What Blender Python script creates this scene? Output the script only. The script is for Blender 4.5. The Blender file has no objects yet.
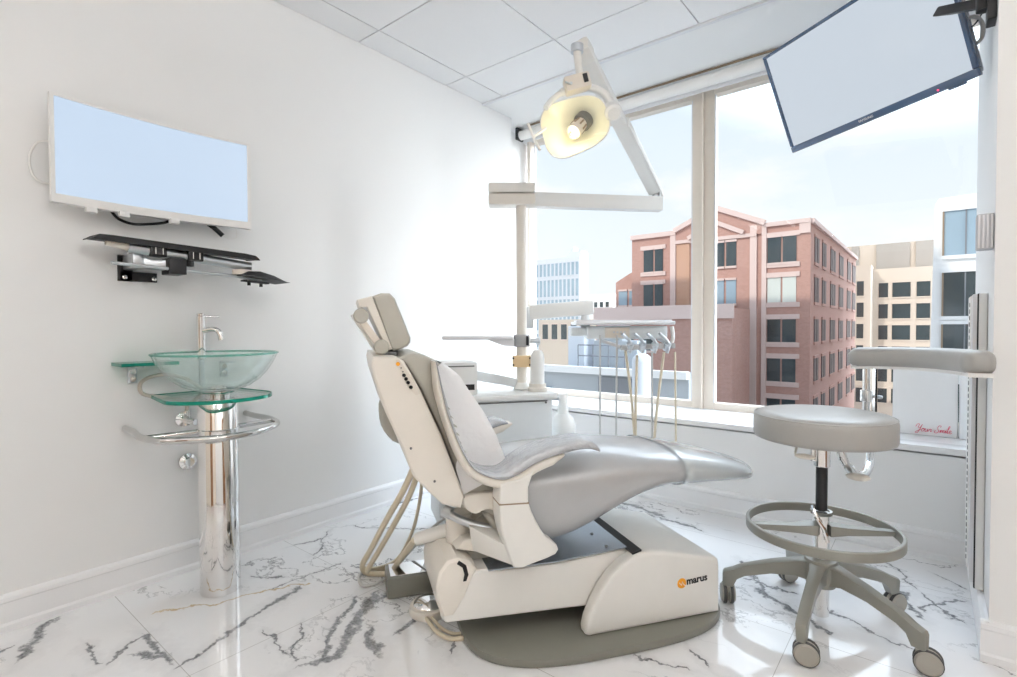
import bpy, bmesh, math, random
from mathutils import Vector, Matrix, noise
random.seed(7)
SC = bpy.context.scene
COL = SC.collection
pi = math.pi

# ------------------------------------------------------------------ camera
FPX, YAW, PITCH, ROLL = 522.505, -0.682517, 0.0217878, -0.0039321
EYE = Vector((0, 0, 1.05))
def cam_axes():
    cy, sy, cp, sp, cr, sr = (math.cos(YAW), math.sin(YAW), math.cos(PITCH), math.sin(PITCH), math.cos(ROLL), math.sin(ROLL))
    f = Vector((sy * cp, cy * cp, -sp)); r = Vector((cy, -sy, 0)); u = r.cross(f)
    return cr * r + sr * u, -sr * r + cr * u, f
RT, UP, FW = cam_axes()
cd = bpy.data.cameras.new('camera'); cam = bpy.data.objects.new('camera', cd); COL.objects.link(cam)
cd.sensor_width = 36; cd.lens = 36 * FPX / 1017; cd.clip_start = 0.02; cd.clip_end = 1000
m = Matrix((RT, UP, -FW)).transposed().to_4x4(); m.translation = EYE
cam.matrix_world = m
SC.camera = cam

def at(px, py, depth):
    return EYE + ((px - 508.5) * RT - (py - 338.5) * UP + FPX * FW) * (depth / FPX)
def onp(px, py, x=None, y=None, z=None):
    d = (px - 508.5) * RT - (py - 338.5) * UP + FPX * FW
    if x is not None: t = (x - EYE.x) / d.x
    elif y is not None: t = (y - EYE.y) / d.y
    else: t = (z - EYE.z) / d.z
    return EYE + d * t

# ------------------------------------------------------------------ materials
def new_mat(name):
    mt = bpy.data.materials.new(name); mt.use_nodes = True
    nt = mt.node_tree; nt.nodes.clear()
    return mt, nt
def mat(name, col, rough=0.5, metal=0.0, var=0.03, scale=30.0, bump=0.0, bscale=120.0, coat=0.0, spec=0.5, emit=None, estr=0.0):
    mt, nt = new_mat(name); N, L = nt.nodes, nt.links
    out = N.new('ShaderNodeOutputMaterial'); b = N.new('ShaderNodeBsdfPrincipled')
    L.new(b.outputs[0], out.inputs[0])
    tc = N.new('ShaderNodeTexCoord')
    ns = N.new('ShaderNodeTexNoise'); ns.inputs['Scale'].default_value = scale; ns.inputs['Detail'].default_value = 3
    L.new(tc.outputs['Object'], ns.inputs['Vector'])
    mx = N.new('ShaderNodeMix'); mx.data_type = 'RGBA'
    mx.inputs[6].default_value = (*[c * (1 - var) for c in col], 1); mx.inputs[7].default_value = (*[min(1, c * (1 + var)) for c in col], 1)
    L.new(ns.outputs['Fac'], mx.inputs[0]); L.new(mx.outputs[2], b.inputs['Base Color'])
    b.inputs['Roughness'].default_value = rough; b.inputs['Metallic'].default_value = metal
    b.inputs['Coat Weight'].default_value = coat; b.inputs['Coat Roughness'].default_value = 0.05
    b.inputs['Specular IOR Level'].default_value = spec
    if bump:
        n2 = N.new('ShaderNodeTexNoise'); n2.inputs['Scale'].default_value = bscale; n2.inputs['Detail'].default_value = 4
        L.new(tc.outputs['Object'], n2.inputs['Vector'])
        bp = N.new('ShaderNodeBump'); bp.inputs['Strength'].default_value = bump; bp.inputs['Distance'].default_value = 0.01
        L.new(n2.outputs['Fac'], bp.inputs['Height']); L.new(bp.outputs[0], b.inputs['Normal'])
    if emit:
        b.inputs['Emission Color'].default_value = (*emit, 1); b.inputs['Emission Strength'].default_value = estr
    return mt
def glass_mat(name, tint, refl=1.0, rough=0.0, ior=1.5, milk=0.0, milkcol=(0.9, 0.95, 0.95)):
    mt, nt = new_mat(name); N, L = nt.nodes, nt.links
    out = N.new('ShaderNodeOutputMaterial')
    tr = N.new('ShaderNodeBsdfTransparent'); tr.inputs[0].default_value = (*tint, 1)
    gl = N.new('ShaderNodeBsdfGlossy'); gl.inputs['Roughness'].default_value = rough
    lw_ = N.new('ShaderNodeLayerWeight'); lw_.inputs[0].default_value = 0.5
    pw = N.new('ShaderNodeMath'); pw.operation = 'POWER'; pw.inputs[1].default_value = 4.0; L.new(lw_.outputs['Facing'], pw.inputs[0])
    f0 = ((ior - 1) / (ior + 1)) ** 2
    mr = N.new('ShaderNodeMapRange'); mr.inputs['To Min'].default_value = f0; mr.inputs['To Max'].default_value = 0.85; L.new(pw.outputs[0], mr.inputs['Value'])
    mu = N.new('ShaderNodeMath'); mu.operation = 'MULTIPLY'; mu.inputs[1].default_value = refl
    L.new(mr.outputs[0], mu.inputs[0])
    mx = N.new('ShaderNodeMixShader'); L.new(mu.outputs[0], mx.inputs[0])
    base = tr
    if milk:
        df = N.new('ShaderNodeBsdfDiffuse'); df.inputs[0].default_value = (*milkcol, 1)
        m2 = N.new('ShaderNodeMixShader'); m2.inputs[0].default_value = milk
        L.new(tr.outputs[0], m2.inputs[1]); L.new(df.outputs[0], m2.inputs[2]); base = m2
    L.new(base.outputs[0], mx.inputs[1]); L.new(gl.outputs[0], mx.inputs[2]); L.new(mx.outputs[0], out.inputs[0])
    return mt

M = {}
M['wall'] = mat('painted_wall', (0.86, 0.86, 0.855), 0.55, var=0.01, scale=3, bump=0.03, bscale=250)
M['trim'] = mat('satin_trim', (0.87, 0.87, 0.875), 0.35, var=0.01)
M['sill'] = mat('gloss_sill', (0.87, 0.87, 0.87), 0.2, var=0.01)
M['alu'] = mat('champagne_frame', (0.80, 0.725, 0.64), 0.45, metal=0.1, var=0.03)
M['alu_lt'] = mat('pale_frame', (0.78, 0.78, 0.80), 0.35, metal=0.2, var=0.02)
M['brown'] = mat('brown_strip', (0.28, 0.20, 0.13), 0.5)
M['cream'] = mat('cream_plastic', (0.78, 0.735, 0.665), 0.38, var=0.02, coat=0.15)
M['creamw'] = mat('white_cream_plastic', (0.80, 0.785, 0.745), 0.35, var=0.02, coat=0.15)
M['unitw'] = mat('unit_enamel', (0.81, 0.81, 0.79), 0.35, var=0.02, coat=0.2)
M['unitb'] = mat('unit_panel', (0.74, 0.77, 0.78), 0.4, var=0.02)
M['taupe'] = mat('taupe_vinyl', (0.45, 0.435, 0.385), 0.42, var=0.04, bump=0.06, bscale=350)
M['silver'] = mat('silver_vinyl', (0.475, 0.48, 0.485), 0.26, metal=0.15, var=0.03, bump=0.05, bscale=300)
M['silverw'] = mat('wrinkled_silver_vinyl', (0.52, 0.53, 0.55), 0.25, metal=0.2, var=0.05, bump=1.0, bscale=34)
M['stoolv'] = mat('stool_vinyl', (0.365, 0.355, 0.335), 0.36, var=0.03, bump=0.05, bscale=300)
M['olive'] = mat('base_plate_paint', (0.185, 0.182, 0.155), 0.35, var=0.04)
M['dkgrey'] = mat('dark_grey_plastic', (0.16, 0.16, 0.16), 0.45)
M['black'] = mat('black_plastic', (0.012, 0.012, 0.013), 0.5, spec=0.3)
M['blackm'] = mat('black_metal', (0.018, 0.018, 0.02), 0.4, spec=0.35)
M['chrome'] = mat('chrome', (0.80, 0.79, 0.78), 0.05, metal=1.0, var=0.01)
M['steel'] = mat('brushed_steel', (0.62, 0.65, 0.68), 0.28, metal=0.9, var=0.04)
M['plate'] = mat('top_plate_metal', (0.36, 0.40, 0.45), 0.25, metal=0.75, var=0.03)
M['legm'] = mat('grey_legs', (0.25, 0.245, 0.215), 0.4, metal=0.2, var=0.03)
M['caster'] = mat('caster_plastic', (0.34, 0.32, 0.28), 0.5)
M['rubber'] = mat('rubber', (0.045, 0.045, 0.045), 0.6)
M['hose'] = mat('beige_hose', (0.66, 0.58, 0.44), 0.45, var=0.05)
M['hoseg'] = mat('grey_hose', (0.55, 0.55, 0.54), 0.4, var=0.05)
M['braid'] = mat('braided_hose', (0.58, 0.52, 0.46), 0.35, metal=0.6, var=0.25, scale=260, bump=0.5, bscale=400)
M['paper'] = mat('white_paper', (0.86, 0.86, 0.86), 0.6, var=0.01, bump=0.15, bscale=9)
M['sheet'] = mat('white_plastic_sheet', (0.88, 0.88, 0.89), 0.22, var=0.01, bump=0.45, bscale=22)
M['toe'] = glass_mat('clear_vinyl', (0.93, 0.95, 0.97), 1.0, 0.06, 1.5, milk=0.45)
M['pane'] = glass_mat('window_glass', (0.98, 0.99, 0.985), 0.45)
M['basin'] = glass_mat('aqua_glass', (0.965, 0.99, 0.985), 0.9, milk=0.045, milkcol=(0.72, 0.95, 0.91))
M['aquaedge'] = glass_mat('green_glass_edge', (0.10, 0.56, 0.44), 1.0, milk=0.45, milkcol=(0.02, 0.42, 0.30))
M['shield'] = glass_mat('lamp_shield', (0.97, 0.97, 0.95), 0.9)
M['orange'] = mat('orange_enamel', (0.85, 0.36, 0.02), 0.4)
M['peach'] = mat('peach_clamp', (0.83, 0.62, 0.36), 0.45)
M['buff'] = mat('buff_panel', (0.74, 0.68, 0.60), 0.45)
M['reflector'] = mat('lamp_reflector', (0.96, 0.945, 0.80), 0.25, metal=0.0, var=0.02)
M['bulbtip'] = mat('lit_bulb', (0.9, 0.3, 0.1), 0.4, emit=(1.0, 0.28, 0.08), estr=1.2)
M['screen'] = mat('emissive_monitor_screen', (0.05, 0.06, 0.08), 0.12, var=0.0, emit=(0.58, 0.71, 0.87), estr=0.85)  # dark glossy base with an even pale blue emission
M['red'] = mat('red_print', (0.72, 0.05, 0.13), 0.5)
M['whiteplastic'] = mat('white_plastic', (0.84, 0.83, 0.81), 0.35, var=0.01)
M['bluebezel'] = mat('blue_black_bezel', (0.05, 0.095, 0.18), 0.08, var=0.05, coat=1.0)
M['brasspin'] = mat('brass', (0.65, 0.48, 0.25), 0.3, metal=0.9)
# outdoors
def brick(name, col, col2, sc):
    mt, nt = new_mat(name); N, L = nt.nodes, nt.links
    out = N.new('ShaderNodeOutputMaterial'); b = N.new('ShaderNodeBsdfPrincipled'); L.new(b.outputs[0], out.inputs[0])
    g = N.new('ShaderNodeNewGeometry'); sp = N.new('ShaderNodeSeparateXYZ'); L.new(g.outputs['Position'], sp.inputs[0])
    ad = N.new('ShaderNodeMath'); ad.operation = 'ADD'; L.new(sp.outputs[0], ad.inputs[0]); L.new(sp.outputs[1], ad.inputs[1])
    cb = N.new('ShaderNodeCombineXYZ'); L.new(ad.outputs[0], cb.inputs[0]); L.new(sp.outputs[2], cb.inputs[1])
    bt = N.new('ShaderNodeTexBrick'); bt.inputs['Scale'].default_value = sc
    bt.inputs['Color1'].default_value = (*col, 1); bt.inputs['Color2'].default_value = (*col2, 1); bt.inputs['Mortar'].default_value = (0.50, 0.36, 0.32, 1)
    bt.inputs['Mortar Size'].default_value = 0.012
    L.new(cb.outputs[0], bt.inputs['Vector']); L.new(bt.outputs[0], b.inputs['Base Color']); b.inputs['Roughness'].default_value = 0.85
    return mt
M['brick'] = brick('red_brick', (0.52, 0.30, 0.25), (0.46, 0.26, 0.215), 3.0)
M['stone'] = mat('pink_stone', (0.70, 0.55, 0.51), 0.8, scale=1)
M['panelo'] = mat('tan_panel', (0.56, 0.34, 0.24), 0.8, scale=1)
M['dglass'] = mat('dark_glass', (0.035, 0.05, 0.055), 0.08, var=0.3, scale=0.6)
M['sglass'] = mat('side_glass', (0.13, 0.10, 0.10), 0.55, var=0.3, scale=0.5, spec=0.2)
M['bglass'] = mat('reflected_sky_glass', (0.30, 0.40, 0.48), 0.06, var=0.2, scale=0.5)
M['blindw'] = mat('pale_blind', (0.62, 0.66, 0.62), 0.5)
M['creamb'] = mat('cream_facade', (0.56, 0.485, 0.41), 0.85, scale=0.6)
M['taupeb'] = mat('taupe_cladding', (0.36, 0.33, 0.30), 0.7, scale=0.8)
M['whiteb'] = mat('white_facade', (0.80, 0.80, 0.80), 0.8, scale=0.4)
M['paleb'] = mat('pale_facade', (0.60, 0.63, 0.68), 0.8, scale=0.4)
M['greyb'] = mat('grey_facade', (0.42, 0.45, 0.48), 0.8, scale=0.4)
M['greyd'] = mat('dark_grey_facade', (0.22, 0.23, 0.25), 0.8, scale=0.4)
M['asphalt'] = mat('asphalt', (0.2, 0.2, 0.2), 0.9, scale=0.3)

# marble floor -----------------------------------------------------
VEINS = [(-1.79, 0.59, -1.87, 0.74, 0.011), (-1.87, 0.74, -1.91, 0.89, 0.012), (-1.91, 0.89, -1.98, 1.08, 0.018), (-1.5, 0.84, -1.48, 0.92, 0.020), (-1.48, 0.92, -1.56, 1.05, 0.030), (-1.56, 1.05, -1.7, 1.26, 0.028), (-1.5, 0.87, -1.73, 1.2, 0.013), (-1.75, 0.96, -1.55, 0.82, 0.0065), (-1.81, 0.85, -1.59, 0.84, 0.0064), (-2.26, 0.3, -2.46, 0.42, 0.035), (-2.18, 0.44, -2.03, 0.44, 0.008), (-2.0, 0.45, -2.08, 0.57, 0.012), (-2.08, 0.57, -1.85, 0.58, 0.0168), (-1.97, 0.54, -1.88, 0.58, 0.0164), (-2.33, 0.25, -2.35, 0.28, 0.0126), (-2.24, 1.01, -2.11, 1.09, 0.007), (-2.04, 1.01, -2.05, 1.33, 0.0055), (-2.38, 1.27, -2.35, 1.46, 0.0063), (-2.43, 1.51, -2.22, 1.28, 0.0066), (-2.37, 1.59, -2.01, 1.83, 0.006), (-2.49, 1.93, -2.44, 2.14, 0.01), (-0.59, 2.3, -0.4, 2.28, 0.009), (-0.54, 2.24, -0.34, 2.11, 0.019), (-0.34, 2.11, -0.27, 2.05, 0.0135), (-0.28, 2.22, -0.16, 2.17, 0.0092), (-0.16, 2.17, -0.04, 2.12, 0.0086), (-0.1, 2.57, -0.03, 2.37, 0.0146), (-0.04, 2.6, 0.1, 2.41, 0.0096), (-0.03, 2.44, 0.1, 2.64, 0.0097), (-0.16, 2.85, -0.04, 2.61, 0.0054), (-0.72, 1.53, -0.57, 1.56, 0.008), (-0.6, 1.68, -0.52, 1.62, 0.0081), (-1.53, 1.1, -1.38, 1.01, 0.024), (-1.66, 1.27, -1.63, 1.17, 0.036), (-1.63, 1.17, -1.5, 0.96, 0.026), (-1.44, 1.24, -1.42, 1.14, 0.0227), (-1.26, 1.23, -1.19, 1.17, 0.0085), (-1.43, 2.82, -1.16, 2.76, 0.022), (-1.28, 2.75, -0.92, 2.69, 0.012), (-0.66, 2.46, -0.48, 2.17, 0.0107), (0.0, 2.86, 0.11, 2.73, 0.0053)]
def marble():
    mt, nt = new_mat('veined_marble_tile'); N, L = nt.nodes, nt.links
    def math_(op, a, b=None, clamp=False):
        n = N.new('ShaderNodeMath'); n.operation = op; n.use_clamp = clamp
        for i, v in enumerate((a, b)):
            if v is None: continue
            if hasattr(v, 'is_output'): L.new(v, n.inputs[i])
            else: n.inputs[i].default_value = v
        return n.outputs[0]
    out = N.new('ShaderNodeOutputMaterial'); b = N.new('ShaderNodeBsdfPrincipled'); L.new(b.outputs[0], out.inputs[0])
    g = N.new('ShaderNodeNewGeometry'); pos = g.outputs['Position']
    def noise_(sc, det=4, vec=None, col=False, rough=0.6):
        n = N.new('ShaderNodeTexNoise'); n.inputs['Scale'].default_value = sc; n.inputs['Detail'].default_value = det; n.inputs['Roughness'].default_value = rough
        L.new(vec or pos, n.inputs['Vector']); return n.outputs['Color' if col else 'Fac']
    def vmath(op, a, bvec):
        n = N.new('ShaderNodeVectorMath'); n.operation = op
        L.new(a, n.inputs[0])
        if hasattr(bvec, 'is_output'): L.new(bvec, n.inputs[1])
        else: n.inputs[1].default_value = bvec
        return n.outputs[0]
    nz = vmath('SUBTRACT', noise_(7, 5, col=True), (0.5, 0.5, 0.5))
    w1 = vmath('ADD', pos, vmath('MULTIPLY', nz, (0.15, 0.15, 0)))
    nz2 = vmath('SUBTRACT', noise_(38, 4, col=True), (0.5, 0.5, 0.5))
    wp = vmath('ADD', w1, vmath('MULTIPLY', nz2, (0.03, 0.03, 0)))
    patch = noise_(26, 5, rough=0.7)
    total = None
    for (x0, y0, x1, y1, wd) in VEINS:
        cx, cy = (x0 + x1) / 2, (y0 + y1) / 2; a = math.atan2(y1 - y0, x1 - x0); hl = math.hypot(x1 - x0, y1 - y0) / 2
        mp = N.new('ShaderNodeMapping'); mp.vector_type = 'TEXTURE'
        mp.inputs['Location'].default_value = (cx, cy, 0); mp.inputs['Rotation'].default_value = (0, 0, a)
        L.new(wp, mp.inputs['Vector'])
        sp = N.new('ShaderNodeSeparateXYZ'); L.new(mp.outputs[0], sp.inputs[0])
        s = math_('SUBTRACT', math_('ABSOLUTE', sp.outputs[0]), hl * 0.9)
        s = math_('MAXIMUM', s, 0.0)
        d = math_('ADD', math_('ABSOLUTE', sp.outputs[1]), math_('MULTIPLY', s, 0.45))
        wdt = math_('MULTIPLY', patch, min(wd * 1.75, 0.036))
        v = math_('DIVIDE', d, wdt)
        total = v if total is None else math_('MINIMUM', total, v)
    rmp = N.new('ShaderNodeMapRange'); rmp.interpolation_type = 'SMOOTHSTEP'
    rmp.inputs['From Min'].default_value = 1.35; rmp.inputs['From Max'].default_value = 0.25
    L.new(total, rmp.inputs['Value'])
    streak = noise_(95, 3, rough=0.7)
    strong = math_('MULTIPLY', rmp.outputs[0], math_('ADD', math_('MULTIPLY', streak, 0.9), math_('MULTIPLY', patch, 0.75)), True)
    halo = N.new('ShaderNodeMapRange'); halo.inputs['From Min'].default_value = 5.0; halo.inputs['From Max'].default_value = 1.0
    L.new(total, halo.inputs['Value'])
    halo_ = math_('MULTIPLY', halo.outputs[0], 0.13)
    # fine background veins
    nf = noise_(1.7, 7, vec=vmath('MULTIPLY', wp, (1.0, 1.6, 1)))
    rid = math_('ABSOLUTE', math_('SUBTRACT', nf, 0.5))
    fr = N.new('ShaderNodeMapRange'); fr.inputs['From Min'].default_value = 0.010; fr.inputs['From Max'].default_value = 0.001
    L.new(rid, fr.inputs['Value'])
    msk = N.new('ShaderNodeMapRange'); msk.inputs['From Min'].default_value = 0.45; msk.inputs['From Max'].default_value = 0.62
    L.new(noise_(1.3, 2), msk.inputs['Value'])
    fine = math_('MULTIPLY', math_('MULTIPLY', fr.outputs[0], msk.outputs[0]), 0.75)
    dark = math_('MAXIMUM', math_('MAXIMUM', strong, halo_), fine, True)
    # gold vein
    gx = N.new('ShaderNodeMapping'); gx.vector_type = 'TEXTURE'; gx.inputs['Location'].default_value = (-2.09, 0.90, 0); gx.inputs['Rotation'].default_value = (0, 0, math.atan2(0.52, 0.26))
    L.new(w1, gx.inputs['Vector']); sg = N.new('ShaderNodeSeparateXYZ'); L.new(gx.outputs[0], sg.inputs[0])
    gd = math_('ADD', math_('ABSOLUTE', sg.outputs[1]), math_('MULTIPLY', math_('MAXIMUM', math_('SUBTRACT', math_('ABSOLUTE', sg.outputs[0]), 0.27), 0.0), 0.4))
    gr = N.new('ShaderNodeMapRange'); gr.inputs['From Min'].default_value = 0.007; gr.inputs['From Max'].default_value = 0.001; L.new(gd, gr.inputs['Value'])
    # base colour clouding
    cl = N.new('ShaderNodeMix'); cl.data_type = 'RGBA'; cl.inputs[6].default_value = (0.80, 0.80, 0.81, 1); cl.inputs[7].default_value = (0.88, 0.875, 0.87, 1)
    L.new(noise_(2.2, 4), cl.inputs[0])
    m1 = N.new('ShaderNodeMix'); m1.data_type = 'RGBA'; L.new(gr.outputs[0], m1.inputs[0]); L.new(cl.outputs[2], m1.inputs[6]); m1.inputs[7].default_value = (0.55, 0.42, 0.25, 1)
    m2 = N.new('ShaderNodeMix'); m2.data_type = 'RGBA'; L.new(dark, m2.inputs[0]); L.new(m1.outputs[2], m2.inputs[6]); m2.inputs[7].default_value = (0.10, 0.103, 0.115, 1)
    # joints
    sp = N.new('ShaderNodeSeparateXYZ'); L.new(pos, sp.inputs[0])
    def joint(o, off, per, wdt):
        t = math_('FRACT', math_('DIVIDE', math_('ADD', o, off), per))
        t = math_('MULTIPLY', math_('ABSOLUTE', math_('SUBTRACT', t, 0.5)), per)
        return math_('LESS_THAN', t, wdt)
    jy = joint(sp.outputs[1], -0.597 + 10 * 0.686 + 0.343, 0.686, 0.0013)
    jx = joint(sp.outputs[0], 2.42 + 1.372 * 4, 1.372, 0.0013)
    jj = math_('MULTIPLY', math_('MAXIMUM', jy, jx), 0.6)
    m3 = N.new('ShaderNodeMix'); m3.data_type = 'RGBA'; L.new(jj, m3.inputs[0]); L.new(m2.outputs[2], m3.inputs[6]); m3.inputs[7].default_value = (0.30, 0.28, 0.26, 1)
    L.new(m3.outputs[2], b.inputs['Base Color'])
    b.inputs['Roughness'].default_value = 0.07; b.inputs['Specular IOR Level'].default_value = 0.5
    return mt
M['marble'] = marble()
M['beige'] = mat('beige_paint', (0.78, 0.71, 0.62), 0.6, var=0.02, scale=3)
M['wood'] = mat('added_door_brown_wood', (0.28, 0.14, 0.06), 0.4, var=0.2, scale=9)

def ceiling_mat():
    mt, nt = new_mat('ceiling_tile'); N, L = nt.nodes, nt.links
    out = N.new('ShaderNodeOutputMaterial'); b = N.new('ShaderNodeBsdfPrincipled'); L.new(b.outputs[0], out.inputs[0])
    g = N.new('ShaderNodeNewGeometry')
    n = N.new('ShaderNodeTexNoise'); n.inputs['Scale'].default_value = 90; L.new(g.outputs['Position'], n.inputs['Vector'])
    mx = N.new('ShaderNodeMix'); mx.data_type = 'RGBA'; mx.inputs[6].default_value = (0.89, 0.89, 0.90, 1); mx.inputs[7].default_value = (0.91, 0.91, 0.915, 1)
    L.new(n.outputs['Fac'], mx.inputs[0]); L.new(mx.outputs[2], b.inputs['Base Color']); b.inputs['Roughness'].default_value = 0.8
    return mt
M['ceil'] = ceiling_mat()

M['tv'] = mat('tv_reflection_glow', (0.03, 0.035, 0.04), 0.25, var=0.0, spec=0.5, emit=(0.62, 0.69, 0.77), estr=0.82)  # even emission stands in for reflections on the switched-off screen

# ------------------------------------------------------------------ builders
ORG = {}     # object name -> world matrix of its frame
def tag(o, label=None, cat=None, group=None, kind=None):
    if label: o['label'] = label
    if cat: o['category'] = cat
    if group: o['group'] = group
    if kind: o['kind'] = kind
    return o
def thing(name, loc, label, cat, rotz=0.0, group=None, kind=None):
    o = bpy.data.objects.new(name, None); COL.objects.link(o)
    o.empty_display_size = 0.1
    o.location = loc; o.rotation_euler = (0, 0, rotz)
    ORG[o.name] = Matrix.Translation(loc) @ Matrix.Rotation(rotz, 4, 'Z')
    return tag(o, label, cat, group, kind)

class B:
    """collects shapes, given in world coordinates (or through self.T), in one mesh"""
    def __init__(s, T=None): s.bm = bmesh.new(); s.T = T or Matrix.Identity(4)
    def _add(s, t, T=None):
        X = s.T @ T if T is not None else s.T
        mp = {}
        for v in t.verts: mp[v] = s.bm.verts.new(X @ v.co)
        for f in t.faces:
            try: s.bm.faces.new([mp[v] for v in f.verts])
            except ValueError: pass
        t.free(); return s
    def box(s, c, size, bev=0.0, T=None, seg=2):
        t = bmesh.new(); bmesh.ops.create_cube(t, size=1.0)
        for v in t.verts: v.co = Vector((v.co.x * size[0], v.co.y * size[1], v.co.z * size[2]))
        if bev: bmesh.ops.bevel(t, geom=t.edges[:], offset=min(bev, 0.49 * min(size)), segments=seg, affect='EDGES', profile=0.6)
        bmesh.ops.translate(t, verts=t.verts, vec=c)
        return s._add(t, T)
    def beam(s, a, b, w, h, bev=0.0, up=Vector((0, 0, 1))):
        a, b = Vector(a), Vector(b); d = b - a; L = d.length; d.normalize()
        sd = d.cross(up); sd.normalize(); u = sd.cross(d)
        T = Matrix((d, sd, u)).transposed().to_4x4(); T.translation = (a + b) / 2
        return s.box((0, 0, 0), (L, w, h), bev, T)
    def prism(s, pts, off, bev=0.0, seg=2):
        t = bmesh.new(); off = Vector(off)
        A = [t.verts.new(Vector(p)) for p in pts]; Bv = [t.verts.new(Vector(p) + off) for p in pts]
        n = len(pts)
        t.faces.new(A); t.faces.new(Bv[::-1])
        for i in range(n): t.faces.new((A[i], Bv[i], Bv[(i + 1) % n], A[(i + 1) % n]))
        bmesh.ops.recalc_face_normals(t, faces=t.faces)
        if bev: bmesh.ops.bevel(t, geom=[e for e in t.edges if (e.verts[0] in A) == (e.verts[1] in A)], offset=bev, segments=seg, affect='EDGES', profile=0.6, clamp_overlap=True)
        bmesh.ops.triangulate(t, faces=[f for f in t.faces if len(f.verts) > 4])
        return s._add(t)
    def rings(s, R, closed=False, caps=True):
        t = bmesh.new(); V = [[t.verts.new(Vector(p)) for p in r] for r in R]; n = len(R[0])
        m_ = len(R)
        for i in range(m_ if closed else m_ - 1):
            a, b = V[i], V[(i + 1) % m_]
            for j in range(n):
                try: t.faces.new((a[j], a[(j + 1) % n], b[(j + 1) % n], b[j]))
                except ValueError: pass
        if caps and not closed:
            t.faces.new(V[0][::-1]); t.faces.new(V[-1])
        bmesh.ops.recalc_face_normals(t, faces=t.faces)
        return s._add(t)
    def tube(s, pts, r, n=10, closed=False, smooth=0, caps=True):
        P = [Vector(p) for p in pts]
        if smooth: P = crom(P, smooth, closed)
        R = []; m_ = len(P); prev = None
        for i, p in enumerate(P):
            if closed: d = P[(i + 1) % m_] - P[i - 1]
            else: d = P[min(i + 1, m_ - 1)] - P[max(i - 1, 0)]
            if d.length < 1e-9: d = Vector((0, 0, 1))
            d.normalize()
            if prev is None:
                prev = d.orthogonal().normalized()
            prev = (prev - d * prev.dot(d))
            prev = prev.normalized() if prev.length > 1e-6 else d.orthogonal().normalized()
            q = d.cross(prev)
            rr = r(i / (m_ - 1)) if callable(r) else r
            R.append([p + (prev * math.cos(2 * pi * k / n) + q * math.sin(2 * pi * k / n)) * rr for k in range(n)])
        return s.rings(R, closed, caps)
    def cyl(s, a, b, r, n=24, r2=None, bev=0.0):
        a, b = Vector(a), Vector(b); r2 = r if r2 is None else r2
        d = (b - a); L = d.length
        prof = [(0, 0), (r - bev, 0), (r, bev), (r2, L - bev), (r2 - bev, L), (0, L)] if bev else [(0, 0), (r, 0), (r2, L), (0, L)]
        return s.lathe(prof, a, d, n)
    def lathe(s, prof, c=(0, 0, 0), axis=(0, 0, 1), n=32):
        ax = Vector(axis).normalized(); q = Vector((0, 0, 1)).rotation_difference(ax).to_matrix().to_4x4(); q.translation = Vector(c)
        t = bmesh.new(); V = []
        for (r, z) in prof:
            if r < 1e-7: V.append([t.verts.new((0, 0, z))])
            else: V.append([t.verts.new((r * math.cos(2 * pi * k / n), r * math.sin(2 * pi * k / n), z)) for k in range(n)])
        for a, b in zip(V, V[1:]):
            for k in range(n):
                k2 = (k + 1) % n
                fs = [a[k % len(a)], a[k2 % len(a)], b[k2 % len(b)], b[k % len(b)]]
                u = []
                for v in fs:
                    if v not in u: u.append(v)
                if len(u) > 2:
                    try: t.faces.new(u)
                    except ValueError: pass
        bmesh.ops.recalc_face_normals(t, faces=t.faces)
        return s._add(t, q)
    def ball(s, c, r, sc=(1, 1, 1), n=16):
        t = bmesh.new(); bmesh.ops.create_uvsphere(t, u_segments=n, v_segments=max(6, n // 2), radius=r)
        for v in t.verts: v.co = Vector((v.co.x * sc[0], v.co.y * sc[1], v.co.z * sc[2])) + Vector(c)
        return s._add(t)
    def build(s, name, m_, parent=None, smooth=True, ang=38, kind=None, label=None):
        W = Matrix.Identity(4); p = parent
        if p is not None:
            while p is not None:
                if p.name in ORG: W = ORG[p.name]; break
                p = p.parent
        me = bpy.data.meshes.new(name); s.bm.transform(W.inverted()); s.bm.to_mesh(me); s.bm.free()
        if smooth:
            for f in me.polygons: f.use_smooth = True
            me.set_sharp_from_angle(angle=math.radians(ang))
        me.materials.append(m_)
        o = bpy.data.objects.new(name, me); COL.objects.link(o)
        if parent is not None: o.parent = parent
        if kind: o['kind'] = kind
        if label: o['label'] = label
        return o
    def top(s, name, m_, origin, label, cat, group=None, **k):
        """a thing that is one mesh, its origin at its base"""
        o = s.build(name, m_, None, **k)
        o.data.transform(Matrix.Translation(-Vector(origin))); o.location = origin
        ORG[o.name] = Matrix.Translation(origin)
        return tag(o, label, cat, group)
def crom(P, k, closed=False):
    out = []; n = len(P)
    for i in range(n if closed else n - 1):
        if closed: p0, p1, p2, p3 = P[i - 1], P[i], P[(i + 1) % n], P[(i + 2) % n]
        else: p0, p1, p2, p3 = P[max(i - 1, 0)], P[i], P[i + 1], P[min(i + 2, n - 1)]
        for j in range(k):
            t = j / k
            out.append(0.5 * ((2 * p1) + (p2 - p0) * t + (2 * p0 - 5 * p1 + 4 * p2 - p3) * t * t + (3 * p1 - p0 - 3 * p2 + p3) * t ** 3))
    if not closed: out.append(P[-1])
    return out
def struct(o): o['kind'] = 'structure'; return o
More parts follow.
